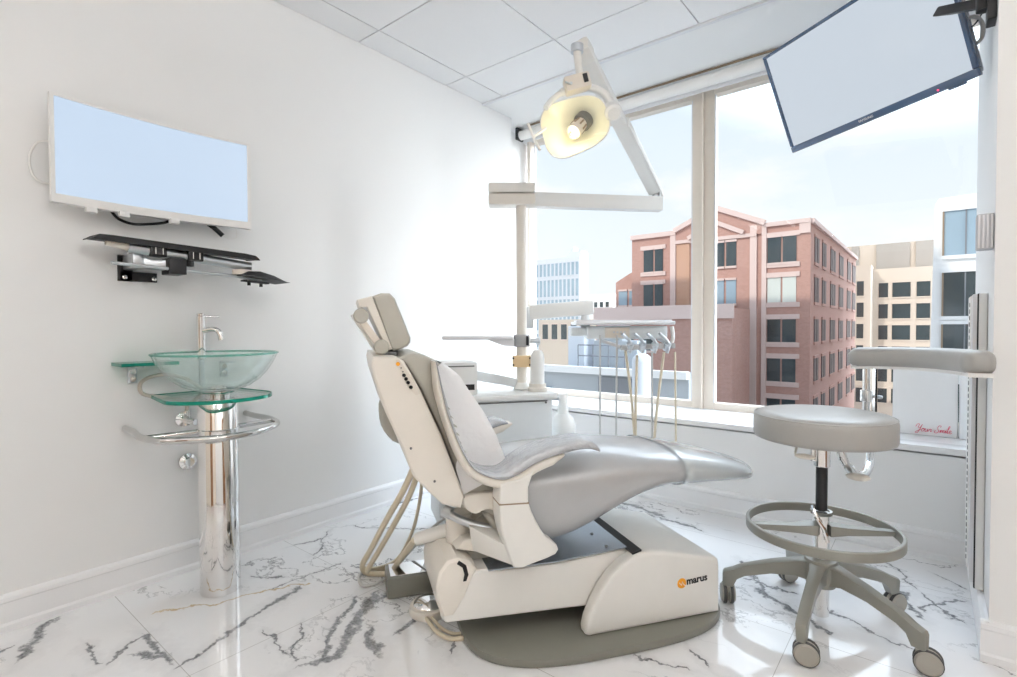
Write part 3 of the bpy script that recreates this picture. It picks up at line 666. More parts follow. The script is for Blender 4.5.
# base cover
box_p = [(-0.0, 0.03), (0.509, 0.03), (0.509, 0.12), (0.508, 0.20), (0.503, 0.222), (0.488, 0.233), (0.43, 0.246), (0.35, 0.264), (0.283, 0.279), (0.235, 0.285), (0.19, 0.283), (0.155, 0.273), (0.118, 0.254), (0.08, 0.222), (0.045, 0.180), (0.016, 0.132), (-0.006, 0.085), (-0.014, 0.052), (-0.012, 0.036)]
bc = cprism(box_p, 0.0, -0.055, 0.020, 0, 4)
hood = [p for p in box_p if p[0] >= 0.155]; hood = [(0.155, 0.03)] + hood[:]
hood = [(0.172, 0.03)] + [p for p in box_p if p[0] > 0.16]
P_ = [c3(p[0], -0.04, p[1]) for p in hood]; bc.prism(P_, CV * -0.40, 0.0)
P_ = [c3(p[0], -0.42, p[1]) for p in box_p]; bc.prism(P_, CV * -0.055, 0.02, 3)
bc = bc.build('base_cover', M['creamw'], dc, ang=30)
e1 = B(); c = c3(0.350, 0.0, 0.157); e1.lathe([(0, 0.0012), (0.0172, 0.0012), (0.0177, 0)], c, CV, 28); e1.build('emblem', M['orange'], bc, label='round orange emblem')
e2 = B(); zz = [(-0.011, 0.004), (-0.002, -0.006), (0.001, 0.006), (0.008, -0.006), (0.014, -0.009)]
e2.tube([c + CU * p + CV * 0.0016 + Vector((0, 0, q_)) for p, q_ in zz], 0.0013, 6); e2.build('emblem_mark', M['paper'], bc)
text('lettering', 'marus', 0.0345, M['black'], frame(c3(0.369, 0.0012, 0.150), CU + Vector((0, 0, 0.06)), Vector((0, 0, 1)) - CU * 0.06, CV), bc, 0.0004, bold=0.0011)
# recessed top plate and its dark channel
B().prism([c3(0.199, -0.42, 0.284), c3(0.199, -0.012, 0.284), c3(0.165, -0.012, 0.276), c3(0.165, -0.42, 0.276)], (0, 0, 0.006)).build('channel', M['black'], dc, smooth=False)
# lift arm
arm_p = [(-0.345, 0.275), (-0.40, 0.268), (-0.443, 0.239), (-0.470, 0.205), (-0.481, 0.173), (-0.478, 0.136), (-0.466, 0.120), (-0.25, 0.110), (0.05, 0.096), (0.11, 0.118), (0.19, 0.274), (0.127, 0.280), (0.03, 0.274), (-0.093, 0.266), (-0.215, 0.266)]
la = cprism(arm_p, -0.06, -0.40, 0.014, 0, 3).build('lift_arm', M['creamw'], dc, ang=30)
tp_ = B(); tp_.prism([c3(-0.33, -0.05, 0.272), c3(-0.1, -0.05, 0.270), c3(0.03, -0.05, 0.277), c3(0.127, -0.05, 0.283), c3(0.165, -0.05, 0.284), c3(0.165, -0.05, 0.288), c3(0.127, -0.05, 0.287), c3(0.03, -0.05, 0.281), c3(-0.1, -0.05, 0.274), c3(-0.33, -0.05, 0.276)], CV * -0.33); tpo = tp_.build('top_plate', M['plate'], dc, ang=20)
for u, v in ((0.102, -0.196), (0.101, -0.079)): B().lathe([(0, 0.003), (0.005, 0.003), (0.006, 0)], c3(u, v, 0.2855), n=12).build('screw', M['dkgrey'], tpo)
# rear end cap with its dark slot
rear_p = [(-0.365, 0.282), (-0.395, 0.312), (-0.43, 0.325), (-0.462, 0.318), (-0.488, 0.285), (-0.498, 0.24), (-0.495, 0.19), (-0.478, 0.14), (-0.44, 0.14), (-0.40, 0.2)]
rc = cprism(rear_p, -0.055, -0.36, 0.02, 0, 3).build('rear_cover', M['cream'], dc, ang=30)
sl = [(-0.425, 0.318), (-0.402, 0.300), (-0.395, 0.270), (-0.402, 0.250), (-0.412, 0.250), (-0.408, 0.272), (-0.414, 0.294), (-0.432, 0.308)]
cprism(sl, -0.0545, -0.0525).build('slot', M['black'], rc, smooth=False)
# column between base and seat
b = B(); b.cyl(c3(-0.33, -0.24, 0.25), c3(-0.33, -0.24, 0.31), 0.10, 32, bev=0.01); b.build('turntable', M['taupe'], dc)
b = B(); b.cyl(c3(-0.395, -0.2, 0.30), c3(-0.395, -0.2, 0.42), 0.045, 28, bev=0.006); b.cyl(c3(-0.30, -0.28, 0.27), c3(-0.30, -0.28, 0.45), 0.085, 28, bev=0.006); b.build('hub', M['cream'], dc)
cprism([(-0.425, 0.333), (-0.33, 0.310), (-0.325, 0.350), (-0.36, 0.362), (-0.40, 0.358)], -0.10, -0.30, 0.008).build('hub_bracket', M['cream'], dc)
b = B(); b.tube([c3(-0.445, -0.16, 0.437), c3(-0.40, -0.13, 0.415), c3(-0.33, -0.10, 0.395), c3(-0.27, -0.09, 0.385)], 0.014, 12, smooth=4); b.cyl(c3(-0.452, -0.17, 0.44), c3(-0.43, -0.155, 0.432), 0.020, 18); b.build('recline_lever', M['steel'], dc)
b = B(); b.tube([c3(-0.35, -0.2, 0.36), c3(-0.42, -0.24, 0.345), c3(-0.53, -0.29, 0.305)], lambda t: 0.028 - 0.006 * t, 14, smooth=5); b.build('hose_sleeve', M['creamw'], dc)
# seat and leg rest: one long padded body
ST = [(-0.255, 0.45, 0.585, 0.19), (-0.235, 0.39, 0.605, 0.215), (-0.19, 0.335, 0.612, 0.228), (-0.12, 0.308, 0.616, 0.234), (-0.05, 0.314, 0.619, 0.236), (0.04, 0.346, 0.623, 0.237), (0.135, 0.393, 0.621, 0.237), (0.213, 0.430, 0.615, 0.235), (0.29, 0.453, 0.607, 0.232), (0.36, 0.462, 0.598, 0.228), (0.42, 0.464, 0.590, 0.223), (0.50, 0.463, 0.575, 0.216), (0.58, 0.459, 0.557, 0.204), (0.66, 0.452, 0.537, 0.183), (0.73, 0.444, 0.516, 0.155), (0.778, 0.437, 0.500, 0.122), (0.812, 0.434, 0.486, 0.085), (0.833, 0.440, 0.474, 0.045)]
def seat_rings(st, grow=0.0, n_=3.1, vc=-0.275):
    R = []
    for (u, z0, z1, hw) in st:
        zc, hh = (z0 + z1) / 2, (z1 - z0) / 2 + grow; r = []
        for k in range(40):
            a = 2 * pi * k / 40; ca, sa = math.cos(a), math.sin(a)
            vv = math.copysign(abs(ca) ** (2 / n_), ca) * (hw + grow); ww = math.copysign(abs(sa) ** (2 / n_), sa) * hh
            ww -= 0.012 * (1 if ww > 0 else 0) * (vv / (hw + grow)) ** 2
            r.append(c3(u, vc + vv, zc + ww))
        R.append(r)
    return R
def interp(st, k=4):
    P = [Vector((*s[:3], )) for s in st]; H = [s[3] for s in st]
    o = []
    for i in range(len(st) - 1):
        for j in range(k):
            t = j / k
            p0, p1, p2, p3 = st[max(i - 1, 0)], st[i], st[i + 1], st[min(i + 2, len(st) - 1)]
            o.append(tuple(0.5 * (2 * p1[q] + (p2[q] - p0[q]) * t + (2 * p0[q] - 5 * p1[q] + 4 * p2[q] - p3[q]) * t * t + (3 * p1[q] - p0[q] - 3 * p2[q] + p3[q]) * t ** 3) for q in range(4)))
    o.append(st[-1]); return o
SI = interp(ST, 3)
B().rings(seat_rings(SI)).build('seat_cushion', M['silver'], dc, ang=60)
toe = [s for s in SI if s[0] > 0.39]
B().rings(seat_rings(toe, 0.006), caps=False).build('toe_cover', M['toe'], dc, ang=60, label='clear plastic toe cover')
B().rings(seat_rings(toe[:2], 0.0085), caps=False).build('toe_cover_hem', M['toe'], dc, ang=60)
cprism([(-0.342, 0.447), (-0.29, 0.37), (-0.22, 0.345), (-0.15, 0.36), (-0.16, 0.46), (-0.27, 0.50)], -0.07, -0.47, 0.02).build('seat_underside', M['taupe'], dc)
cprism([(-0.415, 0.520), (-0.39, 0.530), (-0.35, 0.531), (-0.294, 0.526), (-0.285, 0.49), (-0.294, 0.456), (-0.315, 0.470), (-0.334, 0.477), (-0.355, 0.474), (-0.375, 0.466), (-0.405, 0.484)], -0.03, -0.10, 0.008, 2).build('hinge_cover', M['cream'], dc, ang=30)
# backrest
shell_p = [(-0.682, 0.966), (-0.616, 0.963), (-0.593, 0.951), (-0.570, 0.91), (-0.544, 0.86), (-0.482, 0.721), (-0.412, 0.528), (-0.425, 0.492), (-0.48, 0.51), (-0.519, 0.548), (-0.567, 0.601), (-0.604, 0.699), (-0.649, 0.803), (-0.680, 0.903), (-0.687, 0.945)]
bs = cprism(shell_p, -0.02, -0.53, 0.014, 0, 3).build('back_shell', M['cream'], dc, ang=30)
B().ball(c3(-0.575, -0.020, 0.690), 0.004, n=8).build('rivet', M['dkgrey'], bs)
B().ball(c3(-0.505, -0.020, 0.585), 0.004, n=8).build('rivet', M['dkgrey'], bs)
pn = cprism([(-0.618, 0.956), (-0.606, 0.954), (-0.550, 0.868), (-0.548, 0.852), (-0.560, 0.848), (-0.578, 0.872)], -0.020, -0.0175, 0.0).build('control_panel', M['buff'], dc, smooth=False)
for u, w in ((-0.594, 0.909), (-0.588, 0.898), (-0.582, 0.887), (-0.574, 0.873)): B().cyl(c3(u, -0.018, w), c3(u, -0.0145, w), 0.0055, 14).build('button', M['black'], pn)
B().cyl(c3(-0.611, -0.018, 0.943), c3(-0.611, -0.0155, 0.943), 0.006, 14).build('orange_light', M['orange'], pn)
for u, w in ((-0.602, 0.931), (-0.597, 0.920)): B().cyl(c3(u, -0.018, w), c3(u, -0.0155, w), 0.0022, 8).build('indicator', M['dkgrey'], pn)
cush_p = [(-0.605, 0.955), (-0.587, 0.967), (-0.560, 0.971), (-0.530, 0.967), (-0.500, 0.953), (-0.466, 0.927), (-0.430, 0.885), (-0.389, 0.826), (-0.350, 0.762), (-0.314, 0.695), (-0.284, 0.605), (-0.262, 0.53), (-0.30, 0.44), (-0.355, 0.47), (-0.402, 0.528), (-0.475, 0.721), (-0.538, 0.862), (-0.58, 0.935)]
bk = cprism(cush_p, -0.055, -0.50, 0.022, 0, 4).build('back_cushion', M['taupe'], dc, ang=35)
for k in range(6):
    t = k / 5; u, w = -0.470 + 0.045 * t, 0.800 - 0.135 * t
    B().tube([c3(u - 0.012, -0.0545, w + 0.020), c3(u + 0.01, -0.050, w + 0.002), c3(u + 0.032, -0.0545, w - 0.012)], 0.0045, 8, smooth=3).build('pleat', M['taupe'], bk)
# armrests
def arm_wing(v_side, sgn, dv=1.0, cut=0):
    path = [(-0.508, 0.950), (-0.488, 0.835), (-0.452, 0.722), (-0.410, 0.640), (-0.360, 0.602), (-0.304, 0.586), (-0.255, 0.598), (-0.205, 0.624), (-0.150, 0.642), (-0.105, 0.650)]
    P = crom([Vector((p[0], 0, p[1])) for p in path], 5)
    pad_path = crom([Vector((p[0], 0, p[1])) for p in path + [(-0.058, 0.657), (-0.014, 0.656), (0.016, 0.648)]], 5)
    def sweep(P, n0, n1, va, vb, lo=0.45, s0=0.15, s1=0.5):
        R = []; N_ = len(P)
        for i, p in enumerate(P):
            d = (P[min(i + 1, N_ - 1)] - P[max(i - 1, 0)]).normalized(); nn = Vector((d.z, 0, -d.x)) * -1
            t = i / (N_ - 1); tap = min(1, 0.25 + t * 9) * min(1, 0.22 + (1 - t) * 7)
            q0 = min(1, max(0, (t - s0) / (s1 - s0))); tk = tap * (lo + (1 - lo) * q0 * q0 * (3 - 2 * q0))
            a0, a1 = n0 * tk, n1 * tk
            mid = (a0 + a1) / 2; hn = (a1 - a0) / 2; vm = (va + vb) / 2; hv = (vb - va) / 2 * (0.72 + 0.28 * tap)
            r = []
            for k in range(20):
                a = 2 * pi * k / 20; ca, sa = math.cos(a), math.sin(a)
                x = math.copysign(abs(ca) ** (2 / 3.2), ca) * hv; y = math.copysign(abs(sa) ** (2 / 3.2), sa) * hn
                q_ = p + nn * (mid + y)
                r.append(c3(q_.x, vm + x, q_.z))
            R.append(r)
        return B().rings(R)
    return sweep(P, -0.027, 0.010, v_side - 0.06 * dv, v_side + 0.05), sweep(pad_path[:len(pad_path) - cut], 0.002, 0.040, v_side - 0.085 * dv, v_side + 0.056, 0.25, 0.25, 0.55)
sh, pd = arm_wing(0.0, 1)
aw = sh.build('armrest_shell', M['cream'], dc, ang=50)
pd.build('armrest_pad', M['silverw'], aw, ang=60)
sh, pd = arm_wing(-0.555, -1, 0.7, 17)
aw2 = sh.build('armrest_shell', M['cream'], dc, ang=50)
pd.build('armrest_pad', M['silverw'], aw2, ang=60)
# outer wing of the far armrest, seen behind the back shell
cprism([(-0.632, 0.775), (-0.640, 0.72), (-0.632, 0.665), (-0.605, 0.62), (-0.569, 0.591), (-0.50, 0.60), (-0.50, 0.80), (-0.58, 0.80)], -0.54, -0.60, 0.02, 2).build('far_wing', M['taupe'], dc, ang=40, label='taupe outer wing of the far armrest')
# post of the near armrest
post_p = [(-0.319, 0.580), (-0.323, 0.523), (-0.322, 0.475), (-0.314, 0.430), (-0.300, 0.382), (-0.288, 0.345), (-0.277, 0.321), (-0.250, 0.318), (-0.17, 0.336), (-0.142, 0.345), (-0.132, 0.358), (-0.137, 0.373), (-0.155, 0.386), (-0.173, 0.403), (-0.190, 0.428), (-0.206, 0.458), (-0.220, 0.488), (-0.230, 0.517), (-0.230, 0.562), (-0.212, 0.612), (-0.26, 0.59)]
cprism(post_p, 0.055, -0.03, 0.010, 0, 3).build('armrest_post', M['creamw'], dc, ang=30)
cprism([(-0.3235, 0.521), (-0.2295, 0.517), (-0.2295, 0.513), (-0.3235, 0.517)], 0.0562, -0.02).build('post_seam', M['brown'], dc, smooth=False)
q = B(); q.prism([c3(-0.278, 0.03, 0.318), c3(-0.30, 0.03, 0.385), c3(-0.385, -0.10, 0.408), c3(-0.372, -0.10, 0.322)], c3(0.10, -0.12, 0) - c3(0, 0, 0), 0.010); q.build('armrest_bracket', M['creamw'], dc)
cprism([(-0.25, 0.56), (-0.22, 0.36), (-0.15, 0.36), (-0.19, 0.50), (-0.19, 0.62)], -0.555, -0.595, 0.01).build('armrest_post', M['creamw'], dc)
# headrest
hr = cprism([(-0.678, 1.149), (-0.650, 1.160), (-0.622, 1.160), (-0.606, 1.143), (-0.580, 1.077), (-0.557, 1.016), (-0.558, 1.002), (-0.567, 0.990), (-0.598, 0.976), (-0.612, 0.976), (-0.623, 0.985)], -0.155, -0.405, 0.016, 0, 3).build('headrest_cushion', M['taupe'], dc, ang=35)
cprism([(-0.724, 1.137), (-0.678, 1.150), (-0.616, 0.980), (-0.628, 0.978), (-0.645, 1.005), (-0.694, 1.114), (-0.716, 1.112)], -0.150, -0.410, 0.006).build('headrest_shell', M['cream'], hr, ang=30)
cprism([(-0.742, 1.090), (-0.735, 1.094), (-0.652, 0.985), (-0.645, 0.965), (-0.664, 0.964)], -0.19, -0.37, 0.006).build('headrest_plate', M['creamw'], dc)
cprism([(-0.724, 1.072), (-0.703, 1.080), (-0.648, 1.002), (-0.668, 0.990)], -0.125, -0.16, 0.006).build('headrest_link', M['buff'], dc)
for u, w in ((-0.712, 1.086), (-0.652, 0.990)): B().cyl(c3(u, -0.16, w), c3(u, -0.112, w), 0.0235, 26, bev=0.004).build('headrest_knob', M['taupe'], dc)
B().tube([c3(-0.645, -0.2, 0.985), c3(-0.60, -0.2, 0.965)], 0.014, 12).build('headrest_bar', M['blackm'], dc)
cprism([(-0.655, 0.975), (-0.60, 0.972), (-0.602, 0.960), (-0.655, 0.962)], -0.16, -0.40, 0.003).build('headrest_socket', M['dkgrey'], dc)

# plastic sheet over the backrest front
def offs(pts, d):
    P = [Vector((p[0], p[1])) for p in pts]; o = []
    for i, p in enumerate(P):
        t = (P[min(i + 1, len(P) - 1)] - P[max(i - 1, 0)]).normalized(); o.append((p.x - t.y * d * -1 * -1, p.y + t.x * d))
    return o
front = [(-0.478, 0.940), (-0.430, 0.887), (-0.389, 0.828), (-0.350, 0.764), (-0.314, 0.697), (-0.290, 0.640), (-0.268, 0.59)]
FR = crom([Vector((p[0], 0, p[1])) for p in front], 4)
R = []
for i, p in enumerate(FR):
    d = (FR[min(i + 1, len(FR) - 1)] - FR[max(i - 1, 0)]).normalized(); nn = Vector((-d.z, 0, d.x))
    t = i / (len(FR) - 1)
    sec = []
    fl = 0.040 + 0.13 * t + 0.012 * noise.noise(Vector((t * 6, 1, 2)))
    for k in range(6): sec.append((-fl + (fl - 0.004) * k / 5, -0.048))                       # near flap
    for k in range(15): sec.append((0.002 + 0.010 * min(1, t * 7), -0.056 - 0.443 * k / 14))                           # front
    for k in range(6): sec.append((0.002 - fl * k / 5, -0.507))                                # far flap
    r0, r1 = [], []
    for (nv, v) in sec:
        wv = 0.005 * noise.noise(Vector((p.x * 11 + nv * 9, v * 11, p.z * 11))) + 0.004 * abs(noise.noise(Vector((p.x * 30, v * 30, p.z * 30))))
        sgn = 1 if v > -0.05 else (-1 if v < -0.5 else 0)
        a = nv + (wv if sgn == 0 else 0); vv = v + sgn * abs(wv)
        r0.append(c3(p.x + nn.x * a, vv, p.z + nn.z * a))
        b_ = a - (0.003 if sgn == 0 else 0); vb_ = vv - sgn * 0.003
        r1.append(c3(p.x + nn.x * b_, vb_, p.z + nn.z * b_))
    R.append(r0 + r1[::-1])
B().rings(R, caps=False).top('chair_cover', M['sheet'], c3(-0.35, -0.27, 0.62), 'white plastic sheet draped over the front of the chair back', 'cover', ang=60)

# ------------------------------------------------------------------ hoses and boxes on the floor behind the chair
def hose(name, pts, r, label, m_='hose'):
    B().tube(pts, r, 10, smooth=7).top(name, M[m_], pts[-1] if pts[-1][2] < 0.2 else min(pts, key=lambda p: p[2]), label, 'hose')
hose('chair_hose', [c3(-0.530, -0.30, 0.57), c3(-0.567, -0.36, 0.46), c3(-0.62, -0.45, 0.33), c3(-0.675, -0.58, 0.17), c3(-0.705, -0.68, 0.07), c3(-0.695, -0.715, 0.022), c3(-0.66, -0.70, 0.016), c3(-0.60, -0.62, 0.05), c3(-0.56, -0.48, 0.17), c3(-0.535, -0.30, 0.300)], 0.0115, 'thickest beige hose, the left loop behind the chair')
hose('chair_hose', [c3(-0.515, -0.31, 0.55), c3(-0.545, -0.36, 0.44), c3(-0.595, -0.46, 0.30), c3(-0.65, -0.58, 0.15), c3(-0.685, -0.68, 0.045), c3(-0.675, -0.735, 0.016), c3(-0.63, -0.74, 0.016), c3(-0.58, -0.62, 0.07), c3(-0.545, -0.46, 0.20), c3(-0.525, -0.295, 0.315)], 0.0105, 'darker beige hose just right of the thickest loop')
hose('chair_hose', [c3(-0.500, -0.33, 0.54), c3(-0.50, -0.42, 0.40), c3(-0.52, -0.52, 0.24), c3(-0.57, -0.62, 0.10), c3(-0.64, -0.72, 0.030), c3(-0.70, -0.78, 0.010)], 0.0065, 'thin beige hose, rightmost of those under the chair back')
hose('chair_hose', [c3(-0.70, -0.76, 0.009), c3(-0.72, -0.70, 0.008), c3(-0.70, -0.62, 0.008), c3(-0.62, -0.63, 0.02), c3(-0.55, -0.70, 0.05), c3(-0.48, -0.70, 0.12), c3(-0.40, -0.60, 0.24), c3(-0.36, -0.45, 0.33)], 0.0065, 'thin grey hose curling flat on the marble', 'hoseg')
b = B(); bt = c3(-0.52, -0.56, 0.0); Tq = frame(bt, CU, -CV, (0, 0, 1))
jb = thing('floor_box', bt, 'low olive box with a mirror-bright lid behind the chair', 'floor box', CROT)
B(Tq).box((0, 0, 0.042), (0.20, 0.14, 0.082), 0.012).build('housing', M['olive'], jb)
B(Tq).box((0, 0, 0.0845), (0.17, 0.11, 0.004), 0.001).build('lid', M['chrome'], jb)
b = c3(-0.40, -0.56, 0.0); Tq = frame(b, CU, -CV, (0, 0, 1))
B(Tq).box((0, 0, 0.0865), (0.085, 0.10, 0.17), 0.006).top('utility_post', M['steel'], b, 'dark steel block standing between floor box and chair base', 'utility block')
b = c3(-0.475, -0.365, 0.0); fp = thing('foot_control', b, 'round foot pedal with chrome dome beside the chair base', 'foot pedal', CROT)
B().lathe([(0, 0.001), (0.072, 0.001), (0.075, 0.008), (0.070, 0.030), (0.060, 0.034), (0, 0.034)], b, n=40).build('base', M['cream'], fp)
B().lathe([(0.058, 0.034), (0.055, 0.040), (0.035, 0.052), (0, 0.057)], b, n=40).build('dome', M['chrome'], fp)
hose('pedal_cord', [b + CU * -0.02 + CV * 0.07 + Vector((0, 0, 0.016)), c3(-0.475, -0.22, 0.012), c3(-0.44, -0.165, 0.010), c3(-0.38, -0.155, 0.010), c3(-0.345, -0.20, 0.012), c3(-0.33, -0.24, 0.034)], 0.0075, 'beige cord curling from foot pedal to the chair plate')
hose('pedal_cord', [b + CU * 0.0 + CV * 0.07 + Vector((0, 0, 0.016)), c3(-0.455, -0.235, 0.010), c3(-0.42, -0.19, 0.008), c3(-0.375, -0.19, 0.010), c3(-0.345, -0.245, 0.034)], 0.006, 'thin inner cord between foot pedal and chair plate')

# ------------------------------------------------------------------ delivery cabinet and what stands on it
def k3(u, v, w): return c3(u, v, w)
KT = frame(c3(0, -1.10, 0), CU, -CV, (0, 0, 1))
kc = thing('delivery_cabinet', c3(-0.05, -1.10, 0), 'white dental cabinet behind the chair, in front of the window', 'cabinet', CROT)
B(KT).box((-0.045, 0, 0.375), (0.59, 0.29, 0.61), 0.012).build('body', M['unitb'], kc)
B(KT).box((-0.04, 0, 0.035), (0.54, 0.25, 0.068), 0.0).build('plinth', M['dkgrey'], kc, smooth=False)
B(KT).box((-0.035, 0, 0.694), (0.62, 0.32, 0.032), 0.012).build('top', M['unitw'], kc)
B(KT).box((0.0, -0.146, 0.672), (0.44, 0.004, 0.006)).build('dark_strip', M['dkgrey'], kc, smooth=False)  # thin dark strip on the front just below the top
for u in (-0.19, 0.21): B(KT).cyl((u, -0.148, 0.664), (u, -0.155, 0.664), 0.005, 10).build('screw', M['dkgrey'], kc)
# post carrying light and trays
PB = c3(0.125, -1.16, 0.71) + RT * 0.024; PBx, PBy = PB.x, PB.y
pp = thing('unit_post', PB, 'tall white post standing on the dental cabinet', 'post')
B().cyl((PBx, PBy, 0.711), (PBx, PBy, 0.75), 0.046, 28, r2=0.036, bev=0.006).build('foot', M['unitw'], pp)
B().cyl((PBx, PBy, 0.74), (PBx, PBy, 1.80), 0.0285, 28).build('pole', M['cream'], pp)
cz = EYE.z + (EYE.z * 0) 
def zat(py, d): return at(520, py, d).z
DP = (PB - EYE).dot(FW)
zc_ = at(521, 361, DP).z
RTH = Vector((RT.x, RT.y, 0)).normalized(); FWH = Vector((FW.x, FW.y, 0)).normalized()
TP = frame((PBx, PBy, 0), RTH, FWH, (0, 0, 1))
B(TP).box((-0.002, -0.015, zc_), (0.098, 0.06, 0.062), 0.006).build('clamp', M['peach'], pp, label='peach coloured clamp')
for sx in (-0.046, 0.044):
    for sz in (-0.018, 0.018): B(TP).cyl((sx, -0.044, zc_ + sz), (sx, -0.050, zc_ + sz), 0.0055, 10).build('bolt', M['black'], pp)
# assistant tray on the post
zt = at(521, 339, DP).z
at_ = thing('assistant_tray', (PBx, PBy, zt), 'flat grey tray arm reaching left from the white post', 'tray')
b = B(TP); b.box((-0.235, -0.02, zt + 0.008), (0.38, 0.11, 0.022), 0.009); b.build('arm', M['alu_lt'], at_)
b = B(TP); b.prism([(-0.19, -0.05, zt), (-0.10, -0.05, zt - 0.035), (-0.04, -0.05, zt - 0.04), (-0.04, -0.05, zt)], (0, 0.07, 0), 0.004); b.build('gusset', M['alu_lt'], at_)
b = B(TP); b.cyl((0, 0, zt - 0.042), (0, 0, zt + 0.024), 0.043, 28, bev=0.004); b.build('collar', M['silver'], at_)
b = B(TP); b.box((0.030, -0.030, zt - 0.008), (0.014, 0.03, 0.05), 0.003); b.build('pinch', M['blackm'], at_)
b = B(TP); b.cyl((0.045, -0.01, zt - 0.01), (0.085, -0.01, zt - 0.01), 0.013, 16); b.cyl((0.078, -0.01, zt - 0.01), (0.10, -0.01, zt - 0.01), 0.022, 8); b.build('knob', M['steel'], at_)
# white equipment on the cabinet top
c = c3(0.205, -1.06, 0.711); cy_ = thing('suction_canister', c, 'short white cylinder with stepped base on the dental cabinet', 'canister')
B().lathe([(0, 0), (0.052, 0), (0.052, 0.016), (0.046, 0.022), (0.046, 0.040), (0, 0.04)], c, n=32).build('base', M['cream'], cy_)
B().lathe([(0, 0.040), (0.038, 0.040), (0.037, 0.17), (0.033, 0.198), (0.022, 0.215), (0, 0.22)], c, n=32).build('tube', M['unitw'], cy_)
c = c3(-0.235, -1.10, 0.711); Tk = frame(c, CU, -CV, (0, 0, 1))
bx = thing('equipment_box', c, 'white boxy device with dark slots on the cabinet, behind the chair back', 'device', CROT)
B(Tk).box((0.0, 0, 0.083), (0.20, 0.20, 0.164), 0.008).build('case', M['unitw'], bx)
B(Tk).box((0.0, -0.101, 0.145), (0.165, 0.004, 0.006)).build('slot', M['dkgrey'], bx, smooth=False)
B(Tk).box((0.0, -0.101, 0.040), (0.165, 0.004, 0.028)).build('drawer_slot', M['black'], bx, smooth=False)
a0, a1 = at(516, 383, DP), at(447, 370, DP - 0.22)
b = B(); b.beam(a0 + Vector((0, 0, 0.0)), a1, 0.04, 0.05, 0.010); b.top('holder_arm', M['unitb'], a0, 'slanting pale grey arm running left from the foot of the post', 'arm', None)
# flask on the sill beyond the cabinet
c = c3(0.44, -1.20, 0.0)
fl = thing('water_bottle', c3(0.435, -1.24, 0.40), 'round white bottle hung low at the window end of the cabinet', 'bottle')
cc = at(563, 400, 2.95)
b = B(); b.lathe([(0, -0.25), (0.05, -0.245), (0.068, -0.21), (0.070, -0.14), (0.058, -0.10), (0.032, -0.075), (0.028, -0.03), (0.024, 0.0), (0, 0.0)], cc, n=28); b.build('flask', M['unitw'], fl)
b = B(); b.cyl(cc, cc + Vector((0, 0, 0.035)), 0.028, 18); b.build('cap', M['whiteplastic'], fl)
b = B(); b.beam(cc + Vector((0, 0, 0.01)), cc + RTH * -0.10 + Vector((0, 0, 0.01)), 0.03, 0.02, 0.004); b.build('hanger', M['steel'], fl)

# ------------------------------------------------------------------ dental operating light
D0 = DP
jt = at(512, 197, D0)
dl = thing('dental_light', (PBx, PBy, 1.74), 'white dental lamp on jointed arms, lit bulb in its reflector', 'dental lamp')
zb1, zb2 = at(521, 207, D0).z, at(521, 186, D0).z
b = B(TP); b.box((-0.05, 0, (zb1 + zb2) / 2 - 0.03), (0.25, 0.11, 0.060), 0.012); b.build('pivot_box', M['cream'], dl)
b = B(TP); b.box((-0.05, 0, (zb1 + zb2) / 2 + 0.031), (0.25, 0.11, 0.054), 0.012); b.build('pivot_lid', M['creamw'], dl)
A0 = at(527, 200, D0); A1 = at(661, 204.5, D0 + 0.10)
b = B(); b.beam(A0, A1, 0.06, 0.078, 0.006); b.build('lower_arm', M['unitw'], dl)
b = B(); b.cyl(A1 + Vector((0, 0, 0.035)) - RTH * 0.03, A1 + Vector((0, 0, 0.085)) - RTH * 0.03, 0.022, 20); b.build('elbow', M['steel'], dl)
E0 = at(654, 190, D0 + 0.09); E1 = at(581, 47, 2.18)
dE = (E1 - E0).normalized(); 
b = B(); b.beam(E0 + dE * 0.0, E1, 0.07, 0.066, 0.014, up=RTH); b.build('upper_arm', M['unitw'], dl)
Em = E0 + (E1 - E0) * 0.55
b = B(); b.beam(E0 - dE * 0.02 + RTH * 0.040, Em + RTH * 0.040, 0.07, 0.012, 0.004, up=RTH); b.build('arm_cover', M['unitw'], dl)
b = B(); b.beam(E0 + (E1 - E0) * 0.93, E1 + dE * 0.015, 0.080, 0.076, 0.02, up=RTH); b.build('arm_head', M['creamw'], dl)
dh = 2.13
s0, s1 = at(577, 50, dh), at(580, 80, dh)
b = B(); b.cyl(s0, s1, 0.017, 18, r2=0.014); b.build('stem', M['creamw'], dl)
b = B(); b.cyl(s0 + Vector((0, 0, -0.01)), s0 + Vector((0, 0, 0.02)), 0.026, 16); b.build('swivel', M['steel'], dl)
# switch box
sb = frame(at(577, 84, dh - 0.02), RTH * 0.97 + Vector((0, 0, 0.25)), FWH, Vector((0, 0, 1)) - RTH * 0.25)
b = B(sb); b.box((0, 0, 0), (0.105, 0.06, 0.062), 0.010); sw = b.build('switch_box', M['buff'], dl)
b = B(sb); b.box((0.032, -0.031, 0.003), (0.018, 0.006, 0.034), 0.001); b.build('switch', M['black'], sw)
b = B(sb); b.tube([(-0.035, -0.030, -0.004), (-0.052, -0.045, 0.000)], 0.004, 8); b.cyl((-0.03, -0.028, -0.004), (-0.03, -0.034, -0.004), 0.006, 10); b.build('toggle', M['steel'], sw)
# yoke
b = B(); b.tube([at(561, 93, dh), at(575, 88, dh), at(590, 88, dh), at(603, 93, dh), at(610, 103, dh), at(611, 113, dh)], 0.016, 12, smooth=5)
b.tube([at(561, 93, dh), at(552, 100, dh), at(546, 108, dh - 0.02)], 0.012, 12, smooth=5); b.build('yoke', M['unitw'], dl)
b = B(); b.cyl(at(611, 108, dh + 0.03), at(614, 114, dh - 0.05), 0.034, 24, bev=0.01); b.build('yoke_cover', M['unitw'], dl)
